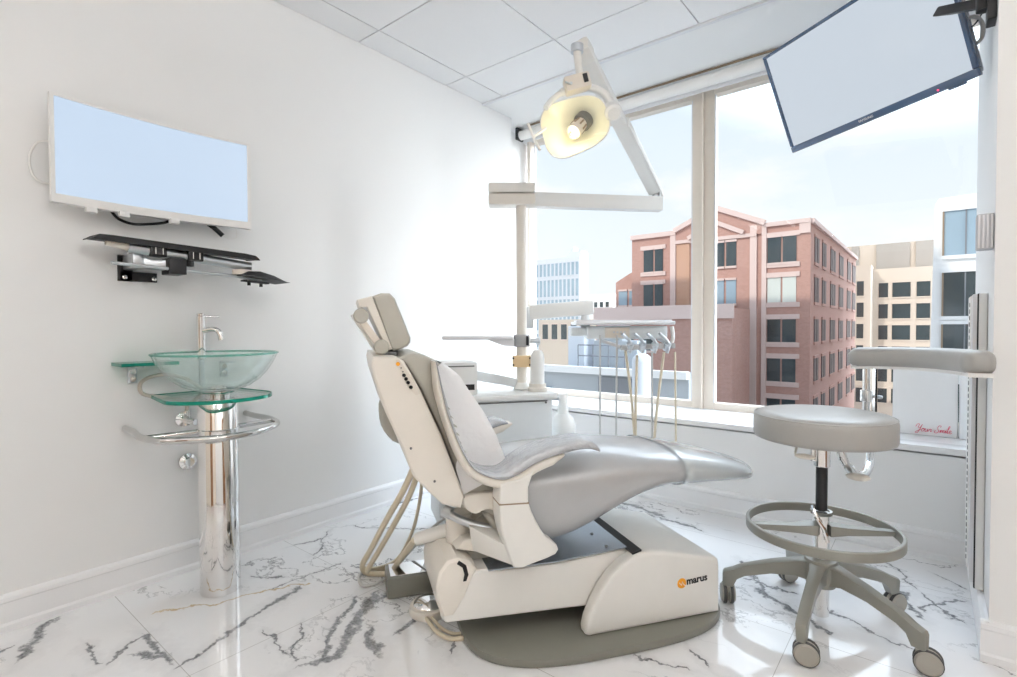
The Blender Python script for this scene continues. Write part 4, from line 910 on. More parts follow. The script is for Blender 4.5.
# reflector: dished square patch
hc = at(575, 125, dh)
ax = (RTH * 0.95 + Vector((0, 0, 0.26)) - FWH * 0.22).normalized(); up_ = (Vector((0, 0, 1)) - RTH * 0.25 + FWH * 0.10); up_ = (up_ - ax * up_.dot(ax)).normalized(); out_ = ax.cross(up_) # towards viewer is -out
if out_.dot(FWH) > 0: nf = -out_
else: nf = out_
def dish(off, grow):
    R = []
    for i in range(9):
        rho = max(0.001, i / 8); r = []
        for k in range(40):
            a = 2 * pi * k / 40; ca, sa = math.cos(a), math.sin(a); e_ = 2 / 3.0
            x = math.copysign(abs(ca) ** e_, ca) * (0.135 + grow) * rho; y = math.copysign(abs(sa) ** e_, sa) * (0.112 + grow) * rho
            y *= 1.0 - 0.12 * (x / 0.135)
            z = -0.085 * (1 - rho ** 2) + off
            r.append(hc + ax * x + up_ * y + nf * z)
        R.append(r)
    return R
b = B(); b.rings(dish(0.0, 0.0), caps=False); b.build('reflector', M['reflector'], dl, ang=70)
o_ = dish(-0.008, 0.004); i_ = dish(0.0, 0.004)
b = B(); b.rings(o_ + [i_[-1], dish(0.0, 0.0)[-1]], caps=False); b.build('lamp_shell', M['unitw'], dl, ang=50)
b = B(); ob = dish(0.004, -0.001)[-1]; b.rings([[hc + nf * 0.012 + (p - hc) * 0.0 for p in ob], [hc + nf * 0.012 + (p - hc - nf * 0.004) * 0.6 for p in ob], ob], caps=False); b.build('shield', M['shield'], dl, ang=70)
b0 = hc + ax * 0.045 + up_ * 0.035 - nf * 0.06; b1 = hc - ax * 0.02 - up_ * 0.03 + nf * 0.0
dB = (b1 - b0); L_ = dB.length
b = B(); b.lathe([(0, 0), (0.038, 0), (0.038, 0.028), (0.030, 0.032), (0, 0.032)], b0, dB, 28); b.build('bulb_socket', M['dkgrey'], dl)
b = B(); b.lathe([(0, 0.03), (0.026, 0.03), (0.031, L_ * 0.75), (0.030, L_ * 0.92), (0.016, L_), (0, L_)], b0, dB, 28); bu = b.build('bulb', M['buff'], dl)
ga = dB.normalized(); gp = ga.orthogonal().normalized(); gq2 = ga.cross(gp)
for k in range(8):
    a = 2 * pi * k / 8; r_ = gp * math.cos(a) + gq2 * math.sin(a)
    b = B(); b.beam(b0 + dB * 0.36 + r_ * 0.0285, b0 + dB * 0.66 + r_ * 0.0305, 0.007, 0.004, 0, up=r_); b.build('vent', M['brown'], bu)
b = B(); b.ball(b0 + dB * 0.985, 0.012, n=14); b.build('filament_window', M['bulbtip'], bu, label='glowing orange tip')
b = B(); b.tube([at(528, 123, dh - 0.04), at(533, 137, dh - 0.03), at(540, 150, dh - 0.05)], 0.006, 10, smooth=4); b.tube([at(533, 137, dh - 0.03), at(546, 128, dh)], 0.006, 8); b.build('handle', M['whiteplastic'], dl)

pl_ = bpy.data.lights.new('lamp_bulb', 'POINT'); po_ = bpy.data.objects.new('lamp_bulb', pl_); COL.objects.link(po_)
pl_.energy = 0.5; pl_.color = (1.0, 0.88, 0.55); pl_.shadow_soft_size = 0.02; po_.location = b1 + nf * 0.025 - up_ * 0.01
# ------------------------------------------------------------------ delivery head with its instruments
DD = 3.05
dhd = thing('delivery_console', at(620, 345, DD), 'white instrument tray head on a swing arm in front of the window', 'instrument tray')
TI = frame(at(620, 330, DD), RTH, FWH, (0, 0, 1)); PX = DD / FPX
b = B(TI); b.beam((-0.53, 0.02, 0.103), (-0.155, 0.02, 0.135), 0.07, 0.086, 0.014)
b.build('swing_arm', M['unitw'], dhd)
b = B(TI); b.box((-0.53, 0.02, 0.075), (0.05, 0.06, 0.13), 0.012); b.build('arm_joint', M['steel'], dhd)
b = B(TI); b.cyl((-0.200, 0.02, 0.0), (-0.200, 0.02, 0.10), 0.028, 22, bev=0.003); b.box((-0.225, 0.02, -0.01), (0.13, 0.10, 0.05), 0.012); b.build('drop_joint', M['unitb'], dhd)
b = B(TI); b.box((0.03, 0.02, -0.014), (0.46, 0.17, 0.075), 0.012); b.build('housing', M['unitb'], dhd)
b = B(TI); b.box((0.008, 0.0, 0.040), (0.56, 0.24, 0.020), 0.008); b.box((0.008, 0.0, 0.053), (0.53, 0.21, 0.010), 0.004); b.build('tray_top', M['alu_lt'], dhd)
b = B(TI); b.box((-0.03, -0.068, -0.014), (0.14, 0.006, 0.058), 0.002); kp = b.build('keypad', M['buff'], dhd)
for i in range(4): B(TI).cyl((-0.05 + 0.02 * i, -0.071, -0.012), (-0.05 + 0.02 * i, -0.076, -0.012), 0.006, 10).build('key', M['steel'], kp)
b = B(TI); b.beam((-0.02, -0.10, -0.100), (0.285, -0.10, -0.088), 0.05, 0.030, 0.006); hb = b.build('holder_bar', M['silver'], dhd)
HX = [0.03, 0.10, 0.17, 0.24]
for x in HX:
    B(TI).cyl((x, -0.10, -0.110), (x, -0.13, -0.075), 0.020, 14).build('holder_ring', M['steel'], hb)
    B(TI).tube([(x, -0.115, -0.13), (x + 0.004, -0.125, -0.07), (x - 0.05, -0.14, -0.02)], 0.009, 10, smooth=4).build('handpiece', M['steel'], dhd)
B(TI).tube([(0.265, -0.10, -0.09), (0.275, -0.11, -0.04), (0.268, -0.11, 0.02)], 0.011, 10, smooth=3).build('handpiece', M['whiteplastic'], dhd)
B(TI).beam((-0.12, -0.06, -0.06), (-0.02, -0.10, -0.095), 0.02, 0.02, 0.003).build('bracket', M['steel'], dhd)
B(TI).beam((0.21, -0.04, -0.05), (0.28, -0.10, -0.09), 0.02, 0.02, 0.003).build('bracket', M['steel'], dhd)
HS = [((600, 335), (600, 436), 0.006, 'hoseg', 'grey instrument hose hanging leftmost below the tray head'),
      ((617, 335), (616, 436), 0.006, 'hoseg', 'grey instrument hose second from the left below the tray head'),
      ((625, 347), (636, 438), 0.008, 'hose', 'beige instrument hose slanting to the right, left of its twin'),
      ((637, 355), (635, 438), 0.008, 'hose', 'beige instrument hose hanging straight below the middle of the holder bar'),
      ((652, 352), (652, 438), 0.006, 'hoseg', 'pale grey hose hanging straight right of the beige pair'),
      ((664, 352), (653, 440), 0.008, 'hose', 'beige instrument hose slanting to the left below the holder bar'),
      ((675, 352), (676, 442), 0.006, 'hose', 'thin beige hose hanging rightmost below the tray head')]
for (a, e, r_, m_, lb) in HS:
    p0 = at(a[0], a[1], DD - 0.1); p1 = at(e[0], e[1] + 18, DD - 0.06)
    md = (p0 + p1) / 2 + RTH * ((e[0] - a[0]) * 0.0006); low = p1
    B().tube([p0, md, p1], r_, 8, smooth=6).top('instrument_hose', M[m_], low, lb, 'hose', 'instrument hoses')

# ------------------------------------------------------------------ stool
TX, TY = -0.30, 2.12
st = thing('drafting_stool', (TX, TY, 0), 'grey padded drafting stool with foot ring on casters', 'stool')
B().lathe([(0, 0.652), (0.205, 0.652), (0.216, 0.656), (0.220, 0.666), (0.220, 0.722), (0.217, 0.734), (0.205, 0.743), (0.17, 0.749), (0.08, 0.753), (0, 0.754)], (TX, TY, 0), n=64).build('seat', M['stoolv'], st, ang=50)
B().tube([(TX + 0.2155 * math.cos(a), TY + 0.2155 * math.sin(a), 0.7355) for a in [2 * pi * k / 64 for k in range(64)]], 0.0028, 6, closed=True).build('piping', M['stoolv'], st)
B().box((TX, TY, 0.645), (0.2, 0.2, 0.016), 0.004).build('seat_plate', M['steel'], st)
b = B(); b.cyl((TX, TY, 0.555), (TX, TY, 0.64), 0.026, 28, bev=0.002); b.cyl(Vector((TX, TY, 0.575)) - RTH * 0.030, Vector((TX, TY, 0.64)) - RTH * 0.030, 0.010, 12); b.build('upper_sleeve', M['chrome'], st)
B().cyl((TX, TY, 0.40), (TX, TY, 0.56), 0.0185, 24).build('gas_piston', M['blackm'], st)
b = B(); b.cyl((TX, TY, 0.23), (TX, TY, 0.395), 0.0255, 28, bev=0.002); b.lathe([(0.0255, 0), (0.034, 0.0), (0.034, 0.012), (0.0255, 0.012)], (TX, TY, 0.386), n=28); b.lathe([(0.0255, 0), (0.032, 0.0), (0.032, 0.02), (0.0255, 0.02)], (TX, TY, 0.235), n=28); b.build('lower_sleeve', M['chrome'], st)
B().cyl((TX, TY, 0.025), (TX, TY, 0.19), 0.027, 28, bev=0.004).build('cylinder', M['chrome'], st)
b = B(); b.lathe([(0.027, 0.13), (0.046, 0.135), (0.056, 0.17), (0.058, 0.205), (0.050, 0.228), (0.027, 0.234)], (TX, TY, 0), n=28); b.build('hub', M['legm'], st)
# foot ring: flat hoop and two arms
RR = 0.243; zr = 0.333
prof = []
b = B()
R = []
for k in range(72):
    a = 2 * pi * k / 72; c_, s_ = math.cos(a), math.sin(a)
    R.append([(TX + r * c_, TY + r * s_, zr + z) for r, z in ((RR, -0.015), (RR, 0.013), (RR - 0.003, 0.016), (RR - 0.011, 0.016), (RR - 0.013, 0.013), (RR - 0.013, -0.015))])
b.rings(R, closed=True); fr_ = b.build('foot_ring', M['legm'], st)
for s in (-1, 1):
    d = (RTH * 0.985 + FWH * -0.17).normalized() * s
    b = B(); side = Vector((-d.y, d.x, 0))
    p0 = Vector((TX, TY, zr + 0.004)); p1 = p0 + d * (RR - 0.006)
    b.rings([[p0 + d * 0.02 + side * 0.03 + Vector((0, 0, 0.016)), p0 + d * 0.02 - side * 0.03 + Vector((0, 0, 0.016)), p0 + d * 0.02 - side * 0.03 - Vector((0, 0, 0.022)), p0 + d * 0.02 + side * 0.03 - Vector((0, 0, 0.022))],
             [p0 + d * 0.08 + side * 0.02 + Vector((0, 0, 0.008)), p0 + d * 0.08 - side * 0.02 + Vector((0, 0, 0.008)), p0 + d * 0.08 - side * 0.02 - Vector((0, 0, 0.018)), p0 + d * 0.08 + side * 0.02 - Vector((0, 0, 0.018))],
             [p1 + side * 0.013 + Vector((0, 0, 0.003)), p1 - side * 0.013 + Vector((0, 0, 0.003)), p1 - side * 0.013 - Vector((0, 0, 0.012)), p1 + side * 0.013 - Vector((0, 0, 0.012))]])
    b.build('ring_spoke', M['legm'], st)
b = B(); b.tube([Vector((TX, TY, 0.415)) - RTH * 0.03, Vector((TX, TY, 0.385)) - RTH * 0.033 - FWH * 0.02, Vector((TX, TY, 0.345)) - RTH * 0.012 - FWH * 0.035, Vector((TX, TY, 0.30)) - FWH * 0.04], 0.007, 8, smooth=3); b.build('ring_lever', M['chrome'], st)
# five legs and casters
CP = [(-0.575, 2.045), (-0.307, 1.815), (0.0, 1.99), (-0.096, 2.365), (-0.447, 2.39)]
for i, (x, y) in enumerate(CP):
    a = math.atan2(y - TY, x - TX)
    R0 = 0.302; d = Vector((math.cos(a), math.sin(a), 0)); sd = Vector((-d.y, d.x, 0)); c0 = Vector((TX, TY, 0))
    def sec(r, zt_, zb_2, w_): 
        p = c0 + d * r
        return [p + sd * w_ + Vector((0, 0, zt_ - 0.004)), p + sd * (w_ - 0.006) + Vector((0, 0, zt_)), p - sd * (w_ - 0.006) + Vector((0, 0, zt_)), p - sd * w_ + Vector((0, 0, zt_ - 0.004)), p - sd * (w_ - 0.003) + Vector((0, 0, zb_2)), p + sd * (w_ - 0.003) + Vector((0, 0, zb_2))]
    b = B(); b.rings([sec(0.035, 0.222, 0.150, 0.030), sec(0.08, 0.214, 0.158, 0.022), sec(0.16, 0.194, 0.148, 0.018), sec(0.245, 0.164, 0.122, 0.017), sec(0.272, 0.151, 0.105, 0.017), sec(0.287, 0.142, 0.073, 0.017), sec(0.317, 0.130, 0.073, 0.016), sec(0.322, 0.122, 0.075, 0.014)])
    lg = b.build('leg', M['legm'], st, ang=35)
    ph = random.uniform(0, 2 * pi) if i not in (1, 2) else YAW + pi * 0.5 + 0.5
    if i in (1, 2):
        wa = (-FWH - RTH * (0.55 if i == 1 else 0.75)).normalized(); ph = math.atan2(-wa.x, wa.y)
        if Vector((math.cos(ph), math.sin(ph), 0)).dot(RTH) < 0: ph += pi
    cx = c0 + d * R0 + Vector((math.cos(ph), math.sin(ph), 0)) * (0.022 if i == 2 else 0.012)
    wa = Vector((-math.sin(ph), math.cos(ph), 0))
    b = B(); b.cyl(c0 + d * R0 + Vector((0, 0, 0.050)), c0 + d * R0 + Vector((0, 0, 0.074)), 0.009, 12)
    for s in (-1, 1): b.lathe([(0, 0.0), (0.032, 0.0), (0.0365, 0.004), (0.0365, 0.013), (0.030, 0.021), (0, 0.022)], cx + wa * (s * 0.003) + Vector((0, 0, 0.0380)), wa * s, 24)
    cs = b.build('caster', M['caster'], lg)
    b = B()
    for s in (-1, 1): b.lathe([(0.0355, 0.003), (0.0380, 0.005), (0.0380, 0.013), (0.0355, 0.015)], cx + wa * (s * 0.003) + Vector((0, 0, 0.0380)), wa * s, 24)
    b.build('tyre', M['rubber'], lg)
# body support arm
def sp3(du, df, z): return Vector((TX, TY, z)) + RTH * du + FWH * df
pad_pts = [sp3(0.275, 0.285, 0.922), sp3(0.325, 0.245, 0.924), sp3(0.375, 0.16, 0.928), sp3(0.405, 0.04, 0.931), sp3(0.392, -0.09, 0.933), sp3(0.352, -0.20, 0.935), sp3(0.312, -0.275, 0.936)]
PP = crom(pad_pts, 5); R = []; N_ = len(PP)
for i, p in enumerate(PP):
    dd = (PP[min(i + 1, N_ - 1)] - PP[max(i - 1, 0)]).normalized(); sd = Vector((-dd.y, dd.x, 0)).normalized()
    t = i / (N_ - 1); e_ = min(1, (0.16 + t * 9) ** 0.5, (0.16 + (1 - t) * 9) ** 0.5)
    hv, hh = 0.044 * e_ * (1 - 0.05 * t), 0.0405 * e_ * (1 - 0.04 * t)
    R.append([p + sd * (math.copysign(abs(math.cos(2 * pi * k / 24)) ** 0.72, math.cos(2 * pi * k / 24)) * hv) + Vector((0, 0, math.copysign(abs(math.sin(2 * pi * k / 24)) ** 0.72, math.sin(2 * pi * k / 24)) * hh)) for k in range(24)])
B().rings(R).build('arm_pad', M['stoolv'], st, ang=60)
R = []
for i, p in enumerate(PP[1:-1]):
    dd = (PP[min(i + 2, N_ - 1)] - PP[i]).normalized(); sd = Vector((-dd.y, dd.x, 0)).normalized(); p = p - Vector((0, 0, 0.037))
    R.append([p + sd * 0.030 + Vector((0, 0, 0.006)), p + sd * 0.030 - Vector((0, 0, 0.007)), p - sd * 0.030 - Vector((0, 0, 0.007)), p - sd * 0.030 + Vector((0, 0, 0.006))])
B().rings(R).build('arm_pad_base', M['whiteplastic'], st)
pb_ = sp3(0.315, 0.235, 0)
b = B(); b.cyl(pb_ + Vector((0, 0, 0.62)), pb_ + Vector((0, 0, 0.91)), 0.013, 18); b.cyl(pb_ + Vector((0, 0, 0.75)), pb_ + Vector((0, 0, 0.795)), 0.021, 20, bev=0.002); b.beam(pb_ + RTH * 0.034 + Vector((0, 0, 0.64)), pb_ + RTH * 0.034 + Vector((0, 0, 0.90)), 0.008, 0.016, 0, up=FWH); b.build('arm_post', M['chrome'], st)
B().tube([pb_ + RTH * 0.02 + Vector((0, 0, 0.77)), pb_ + RTH * 0.062 + Vector((0, 0, 0.765))], 0.007, 8).build('arm_knob', M['steel'], st)
b = B(); b.tube([sp3(0.315, 0.235, 0.64), sp3(0.315, 0.21, 0.57), sp3(0.27, 0.15, 0.515), sp3(0.20, 0.08, 0.500), sp3(0.13, 0.03, 0.525), sp3(0.08, 0.01, 0.58), sp3(0.07, 0.01, 0.645)], 0.0155, 14, smooth=5); b.build('arm_bracket', M['chrome'], st)
b = B(); b.ball(sp3(0.115, -0.02, 0.522), 0.02, (1.9, 1.0, 0.7)); b.build('lever_paddle', M['cream'], st)
b = B(); b.tube([sp3(-0.12, -0.06, 0.645), sp3(-0.15, -0.1, 0.625)], 0.004, 8); b.ball(sp3(-0.125, -0.115, 0.618), 0.02, (1.6, 1.0, 0.45)); b.build('height_lever', M['cream'], st)

# ------------------------------------------------------------------ paper bag on the sill
b0_ = onp(893, 430, z=ZS); b1_ = onp(961, 441.5, z=ZS); b1_.y = b0_.y = (b0_.y + b1_.y) / 2
bh = 0.40
bg = thing('paper_bag', (b0_ + b1_) / 2, 'white paper bag with red handwriting, standing on the window sill', 'bag')
b = B(); xx0, xx1, yy0 = b0_.x, min(b1_.x, XR - 0.05), b0_.y
R = []
for k in range(9):
    t = k / 8; z = ZS + 0.002 + bh * t; dp = 0.10 * (1 - 0.75 * t)
    r = []
    n_ = 10
    for i in range(n_ + 1): r.append((xx0 + (xx1 - xx0) * i / n_, yy0 + 0.006 * noise.noise(Vector((i * 0.5, k * 0.7, 3))) * math.sin(pi * i / n_) + 0.02 * t, z))
    r.append((xx1 + 0.006 - 0.012 * t, yy0 + dp * 0.5, z)); r.append((xx1, yy0 + dp, z)); r.append((xx0, yy0 + dp, z)); r.append((xx0 - 0.004 + 0.01 * t, yy0 + dp * 0.5, z))
    R.append(r)
b.rings(R); b.build('bag_body', M['paper'], bg, ang=30)
b = B(); b.box((xx1 + 0.022, yy0 + 0.03, ZS + 0.002 + bh * 0.46), (0.030, 0.09, bh * 0.92), 0.004); b.build('side_gusset', M['paper'], bg)
# script writing
strokes = {
 'Y': ([[(0.00, 0.62), (0.10, 0.95), (0.28, 1.05), (0.34, 0.85), (0.26, 0.55), (0.42, 0.45), (0.58, 0.80), (0.64, 1.0), (0.55, 0.55), (0.45, 0.10), (0.30, -0.25), (0.08, -0.20), (0.30, 0.05), (0.62, 0.28)]], 0.66),
 'o': ([[(0.02, 0.2), (0.10, 0.42), (0.26, 0.42), (0.30, 0.18), (0.16, 0.02), (0.03, 0.12), (0.08, 0.36), (0.34, 0.34)]], 0.34),
 'u': ([[(0.0, 0.34), (0.06, 0.42), (0.06, 0.10), (0.16, 0.0), (0.28, 0.15), (0.34, 0.42), (0.33, 0.08), (0.44, 0.12)]], 0.43),
 'r': ([[(0.0, 0.12), (0.10, 0.42), (0.16, 0.36), (0.26, 0.38), (0.22, 0.05), (0.34, 0.10)]], 0.36),
 'S': ([[(0.10, 0.28), (0.0, 0.12), (0.10, -0.04), (0.32, 0.0), (0.42, 0.22), (0.30, 0.48), (0.24, 0.75), (0.36, 1.0), (0.54, 0.96), (0.50, 0.78)]], 0.52),
 'm': ([[(0.0, 0.05), (0.08, 0.42), (0.10, 0.05), (0.20, 0.40), (0.26, 0.36), (0.27, 0.05), (0.38, 0.40), (0.45, 0.34), (0.45, 0.06), (0.55, 0.10)]], 0.54),
 'i': ([[(0.0, 0.10), (0.09, 0.42), (0.08, 0.08), (0.19, 0.10)], [(0.12, 0.58), (0.13, 0.62)]], 0.18),
 'l': ([[(0.0, 0.10), (0.16, 0.75), (0.20, 0.98), (0.10, 0.92), (0.08, 0.10), (0.20, 0.06)]], 0.20),
 'e': ([[(0.02, 0.18), (0.20, 0.28), (0.20, 0.42), (0.08, 0.40), (0.04, 0.12), (0.16, 0.0), (0.34, 0.12)]], 0.34)}
h_ = 0.040; x = xx0 + 0.285 * (xx1 - xx0)
x = onp(915, 432, y=yy0).x; zb3 = onp(920, 431, y=yy0).z
x_end = onp(952, 434, y=yy0).x
total_w = sum(strokes[c][1] for c in 'YourSmile') + 0.25
h_ = (x_end - x) / total_w
wr = B()
for word in ('Your', 'Smile'):
    for ch in word:
        ss, adv = strokes[ch]
        for s_ in ss: wr.tube([(x + (p + 0.18 * (q_ - 0.2)) * h_, yy0 - 0.004 + 0.012 * 0.12, zb3 + q_ * h_ * 0.95) for p, q_ in s_], 0.0011, 5, smooth=4)
        x += adv * h_
    x += 0.25 * h_
wr.build('script_lettering', M['red'], bg, label='red handwritten lettering')

# ------------------------------------------------------------------ unseen fill lamps added to brighten the room (behind and beside the camera)
def fill_panel(x, y, e, colr):
    o = thing('fill_ceiling_light', (x, y, ZC), 'added square ceiling panel filling the room from out of view', 'ceiling light', group='fill panels')
    B().box((x, y, ZC - 0.004), (0.60, 0.60, 0.010), 0.002).build('frame', M['whiteplastic'], o)
    lm = mat('fill_lit_diffuser', (0.9, 0.9, 0.9), 0.5, var=0.0, emit=colr, estr=e)
    B().box((x, y, ZC - 0.011), (0.56, 0.56, 0.006)).build('fill_panel_diffuser', lm, o, smooth=False)
for x, y in ((0.71, 0.757), (1.38, 0.757), (0.71, -0.6), (1.38, -0.6), (0.71, -1.944), (-1.978, -1.944)):
    fill_panel(x, y, 4.0, (1.0, 0.985, 0.965))
# slim pendants added unseen to wash ceiling and room, behind the camera
def pendant(x, y):  # adds one unseen fill pendant
    o = thing('fill_pendant', (x, y, 2.2), 'added out-of-view slim white linear pendant lamp', 'pendant lamp', group='fill lamps')
    B().box((x, y, 2.215), (0.09, 1.2, 0.03), 0.004).build('body', M['whiteplastic'], o)
    lm = mat('fill_lit_strip', (0.9, 0.9, 0.9), 0.5, var=0.0, emit=(1.0, 0.985, 0.965), estr=120.0)
    B().box((x, y, 2.233), (0.07, 1.16, 0.006)).build('fill_upper_diffuser', lm, o, smooth=False)
    for q in (-0.45, 0.45): B().cyl((x, y + q, 2.23), (x, y + q, ZC - 0.001), 0.002, 6).build('fill_pendant_cord', M['steel'], o)
for x, y in ((0.55, -0.35), (1.15, 0.35), (-1.0, -1.5)): pendant(x, y)

# ------------------------------------------------------------------ outdoors
def bthing(name, loc, label, cat='building'): return thing(name, loc, label, cat)
GZ = -18.0
struct(B().box((-20, 64, GZ - 0.5), (240, 120, 1)).build('ground', M['asphalt'], smooth=False))
# red brick office
YB_ = 40.0
rb_ = bthing('brick_office', (-12.8, YB_ + 13, GZ), 'red brick office building with stone bands and a gabled front')
b = B()
b.box(((-19.35 - 6.42) / 2, YB_ + 13, (GZ + 8.2) / 2), (12.93, 26, 8.2 - GZ))
b.build('wall', M['brick'], rb_, smooth=False)
b = B(); b.prism([(-15.6, YB_ - 0.15, 7.55), (-15.6, YB_ - 0.15, 8.45), (-12.6, YB_ - 0.15, 9.75), (-9.3, YB_ - 0.15, 8.25), (-9.3, YB_ - 0.15, 7.55)], (0, 3, 0)); b.build('gable', M['brick'], rb_, smooth=False)
def band(x0, x1, z0, z1, y=YB_, d=0.22, m_='stone', nm='stone_band'):
    B().box(((x0 + x1) / 2, y - d / 2, (z0 + z1) / 2), (x1 - x0, d, z1 - z0)).build(nm, M[m_], rb_, smooth=False)
rows_ = [(5.45, 7.2), (2.70, 4.42), (-0.06, 1.52), (-2.8, -1.2), (-5.5, -4.0)]
g = B()
for a, e in (((-15.7, 8.45), (-12.6, 9.80)), ((-12.6, 9.80), (-9.2, 8.28))):
    g.beam((a[0], YB_ - 0.25, a[1]), (e[0], YB_ - 0.25, e[1]), 0.3, 0.36)
for a, e in (((-14.6, 7.75), (-12.6, 8.75)), ((-12.6, 8.75), (-10.6, 7.75))):
    g.beam((a[0], YB_ - 0.25, a[1]), (e[0], YB_ - 0.25, e[1]), 0.3, 0.30)
g.build('gable_coping', M['stone'], rb_, smooth=False)
band(-19.4, -15.6, 8.15, 8.5); band(-9.3, -6.4, 7.98, 8.26)
for x0, x1 in ((-16.05, -15.62), (-10.2, -9.75), (-9.42, -9.12), (-7.08, -6.42)): band(x0, x1, 7.3 if x0 > -7.2 else -8, 8.2, d=0.16, nm='pilaster')
for z0, z1 in rows_:
    band(-18.55, -16.45, z1 + 0.02, z1 + 0.34, d=0.12, nm='lintel'); band(-9.3, -7.05, z1 + 0.02, z1 + 0.34, d=0.12, nm='lintel'); band(-9.3, -7.05, z0 - 0.34, z0 - 0.02, d=0.12, nm='sill'); band(-18.55, -16.45, z0 - 0.34, z0 - 0.02, d=0.12, nm='sill')
band(-15.62, -14.5, 7.45, 7.7); band(-14.5, -9.75, 7.4, 7.66)
rows = [(5.45, 7.2), (2.70, 4.42), (-0.06, 1.52), (-2.8, -1.2), (-5.5, -4.0)]
def win(x0, x1, z0, z1, y, parent, m_='dglass', fm='stone', axis='x', t=0.09):
    b = B(); c = ((x0 + x1) / 2, y, (z0 + z1) / 2)
    if axis == 'x':
        b.box((c[0], y - 0.05, z0 - 0.08), (x1 - x0 + 0.08, 0.2, 0.16)); b.box((c[0], y - 0.05, z1 + 0.08), (x1 - x0 + 0.08, 0.2, 0.16))
        f_ = b.build('window', M[fm], parent, smooth=False)
        B().box((c[0], y - 0.03, c[2]), (x1 - x0, 0.06, z1 - z0)).build('pane', M[m_], f_, smooth=False)
    else:
        b.box((y + 0.03, c[0], z0 - 0.10), (0.12, x1 - x0 + 0.2, 0.2)); b.box((y + 0.03, c[0], z1 + 0.10), (0.12, x1 - x0 + 0.2, 0.2))
        f_ = b.build('window', M[fm], parent, smooth=False)
        B().box((y + 0.03, c[0], c[2]), (0.06, x1 - x0, z1 - z0)).build('pane', M[m_], f_, smooth=False)
    return f_
for k, (z0, z1) in enumerate(rows):
    for pair in (((-18.3, -17.5), (-17.35, -16.69)), ((-12.6, -12.0), (-11.85, -11.15)), ((-9.05, -8.22), (-8.1, -7.27)), ((-14.3, -13.6), (-13.45, -12.75))):
        for (x0, x1) in pair:
            win(x0, x1, z0, z1, YB_, rb_, 'blindw' if (k == 1 and x0 > -10) else ('bglass' if k == 1 and x0 > -13 else 'dglass'))
    for y0 in (41.4, 44.6, 48.6, 53.5, 59.0, 63.0):
        for q in range(2 if y0 < 45 else 3): win(y0 + q * 0.95, y0 + q * 0.95 + 0.72, z0, z1, -6.42, rb_, 'sglass', axis='y', fm='brick')
band(-15.58, -14.55, -8, 7.45, d=0.08, m_='panelo', nm='tan_bay')
band(-11.12, -10.22, -8, 7.28, d=0.06, m_='brick', nm='recess')
# cornice of the far side
B().box((-6.34, YB_ + 13, 8.1), (0.25, 26, 0.3)).build('stone_band', M['stone'], rb_, smooth=False)
# lower brick wing on its left
lw = bthing('brick_wing', (-21, 44, GZ), 'low brick wing left of the red office, with a sloping parapet')
B().prism([(-21.6, 41.5, GZ), (-19.36, 41.5, GZ), (-19.36, 41.5, 5.9), (-20.3, 41.5, 5.6), (-21.6, 41.5, 4.9)], (0, 6, 0)).build('wall', M['brick'], lw, smooth=False)
for x0 in (-21.3, -20.3): win(x0, x0 + 0.8, 2.9, 4.1, 41.5, lw, 'bglass')
# brick block in front, under the office
lb_ = bthing('brick_annex', (-16, 36, GZ), 'low pinkish brick annex with a stone roof band below the office')
B().box((-14.5, 36, (GZ + 2.2) / 2), (9.6, 4, 2.2 - GZ)).build('wall', M['brick'], lb_, smooth=False)
B().box((-14.5, 33.9, 2.0), (9.8, 0.3, 0.9)).build('roof_band', M['stone'], lb_, smooth=False)
for x0 in (-18.8, -17.2, -15.6): win(x0, x0 + 0.9, -0.6, 0.9, 34.0, lb_)
# grey low building nearest, with rooftop plant
gb = bthing('grey_parapet_building', (-11, 22, GZ), 'low grey building with a white parapet just below the window')
B().box((-11.6, 21.6, (GZ - 1.0) / 2), (8.6, 3.2, -1.0 - GZ)).build('wall', M['greyb'], gb, smooth=False)
B().box((-11.6, 19.9, -0.85), (8.6, 0.3, 0.30)).build('parapet_cap', M['whiteb'], gb, smooth=False)
B().box((-10.0, 19.96, -3.7), (2.4, 0.12, 5.2)).build('dark_panel', M['greyd'], gb, smooth=False)
B().box((-14.2, 19.96, -2.5), (1.2, 0.12, 1.6)).build('blue_panel', M['bglass'], gb, smooth=False)
B().box((-13.3, 22.0, 0.05), (0.9, 1.0, 2.06), 0.03).top('rooftop_box', M['paleb'], (-13.3, 22.0, -1.0), 'white box on the low grey roof, left of the tray head', 'rooftop unit')
b = B(); b.box((-11.4, 22.3, -0.3), (2.2, 1.0, 1.4), 0.03); b.box((-11.7, 22.3, 0.75), (1.3, 0.9, 0.7), 0.03); b.top('rooftop_cooler', M['greyb'], (-11.4, 22.3, -1.0), 'grey stepped cooling unit on the low grey roof', 'rooftop unit')
rl = B()
for x in (-13.0, -12.2, -11.4, -10.6): rl.tube([(x, 21.2, -1.0), (x, 21.2, 0.2)], 0.03, 6)
for z in (-0.3, 0.2): rl.tube([(-13.0, 21.2, z), (-10.6, 21.2, z)], 0.03, 6)
rl.top('roof_railing', M['greyd'], (-11.8, 21.2, -1.0), 'thin dark railing on the low grey roof', 'railing')
vp = onp(642, 398, y=13.0); vt = onp(642, 362, y=13.0)  # plain round-topped cylinder standing in front of the grey building
b = B(); b.cyl((vp.x, 13, GZ), (vp.x, 13, vt.z), 0.26, 24); b.ball((vp.x, 13, vt.z), 0.265, (1, 1, 0.9), 20); b.top('white_cylinder', M['paleb'], (vp.x, 13, GZ), 'white round-topped cylinder outside, right of the low grey roof', 'vent pipe')
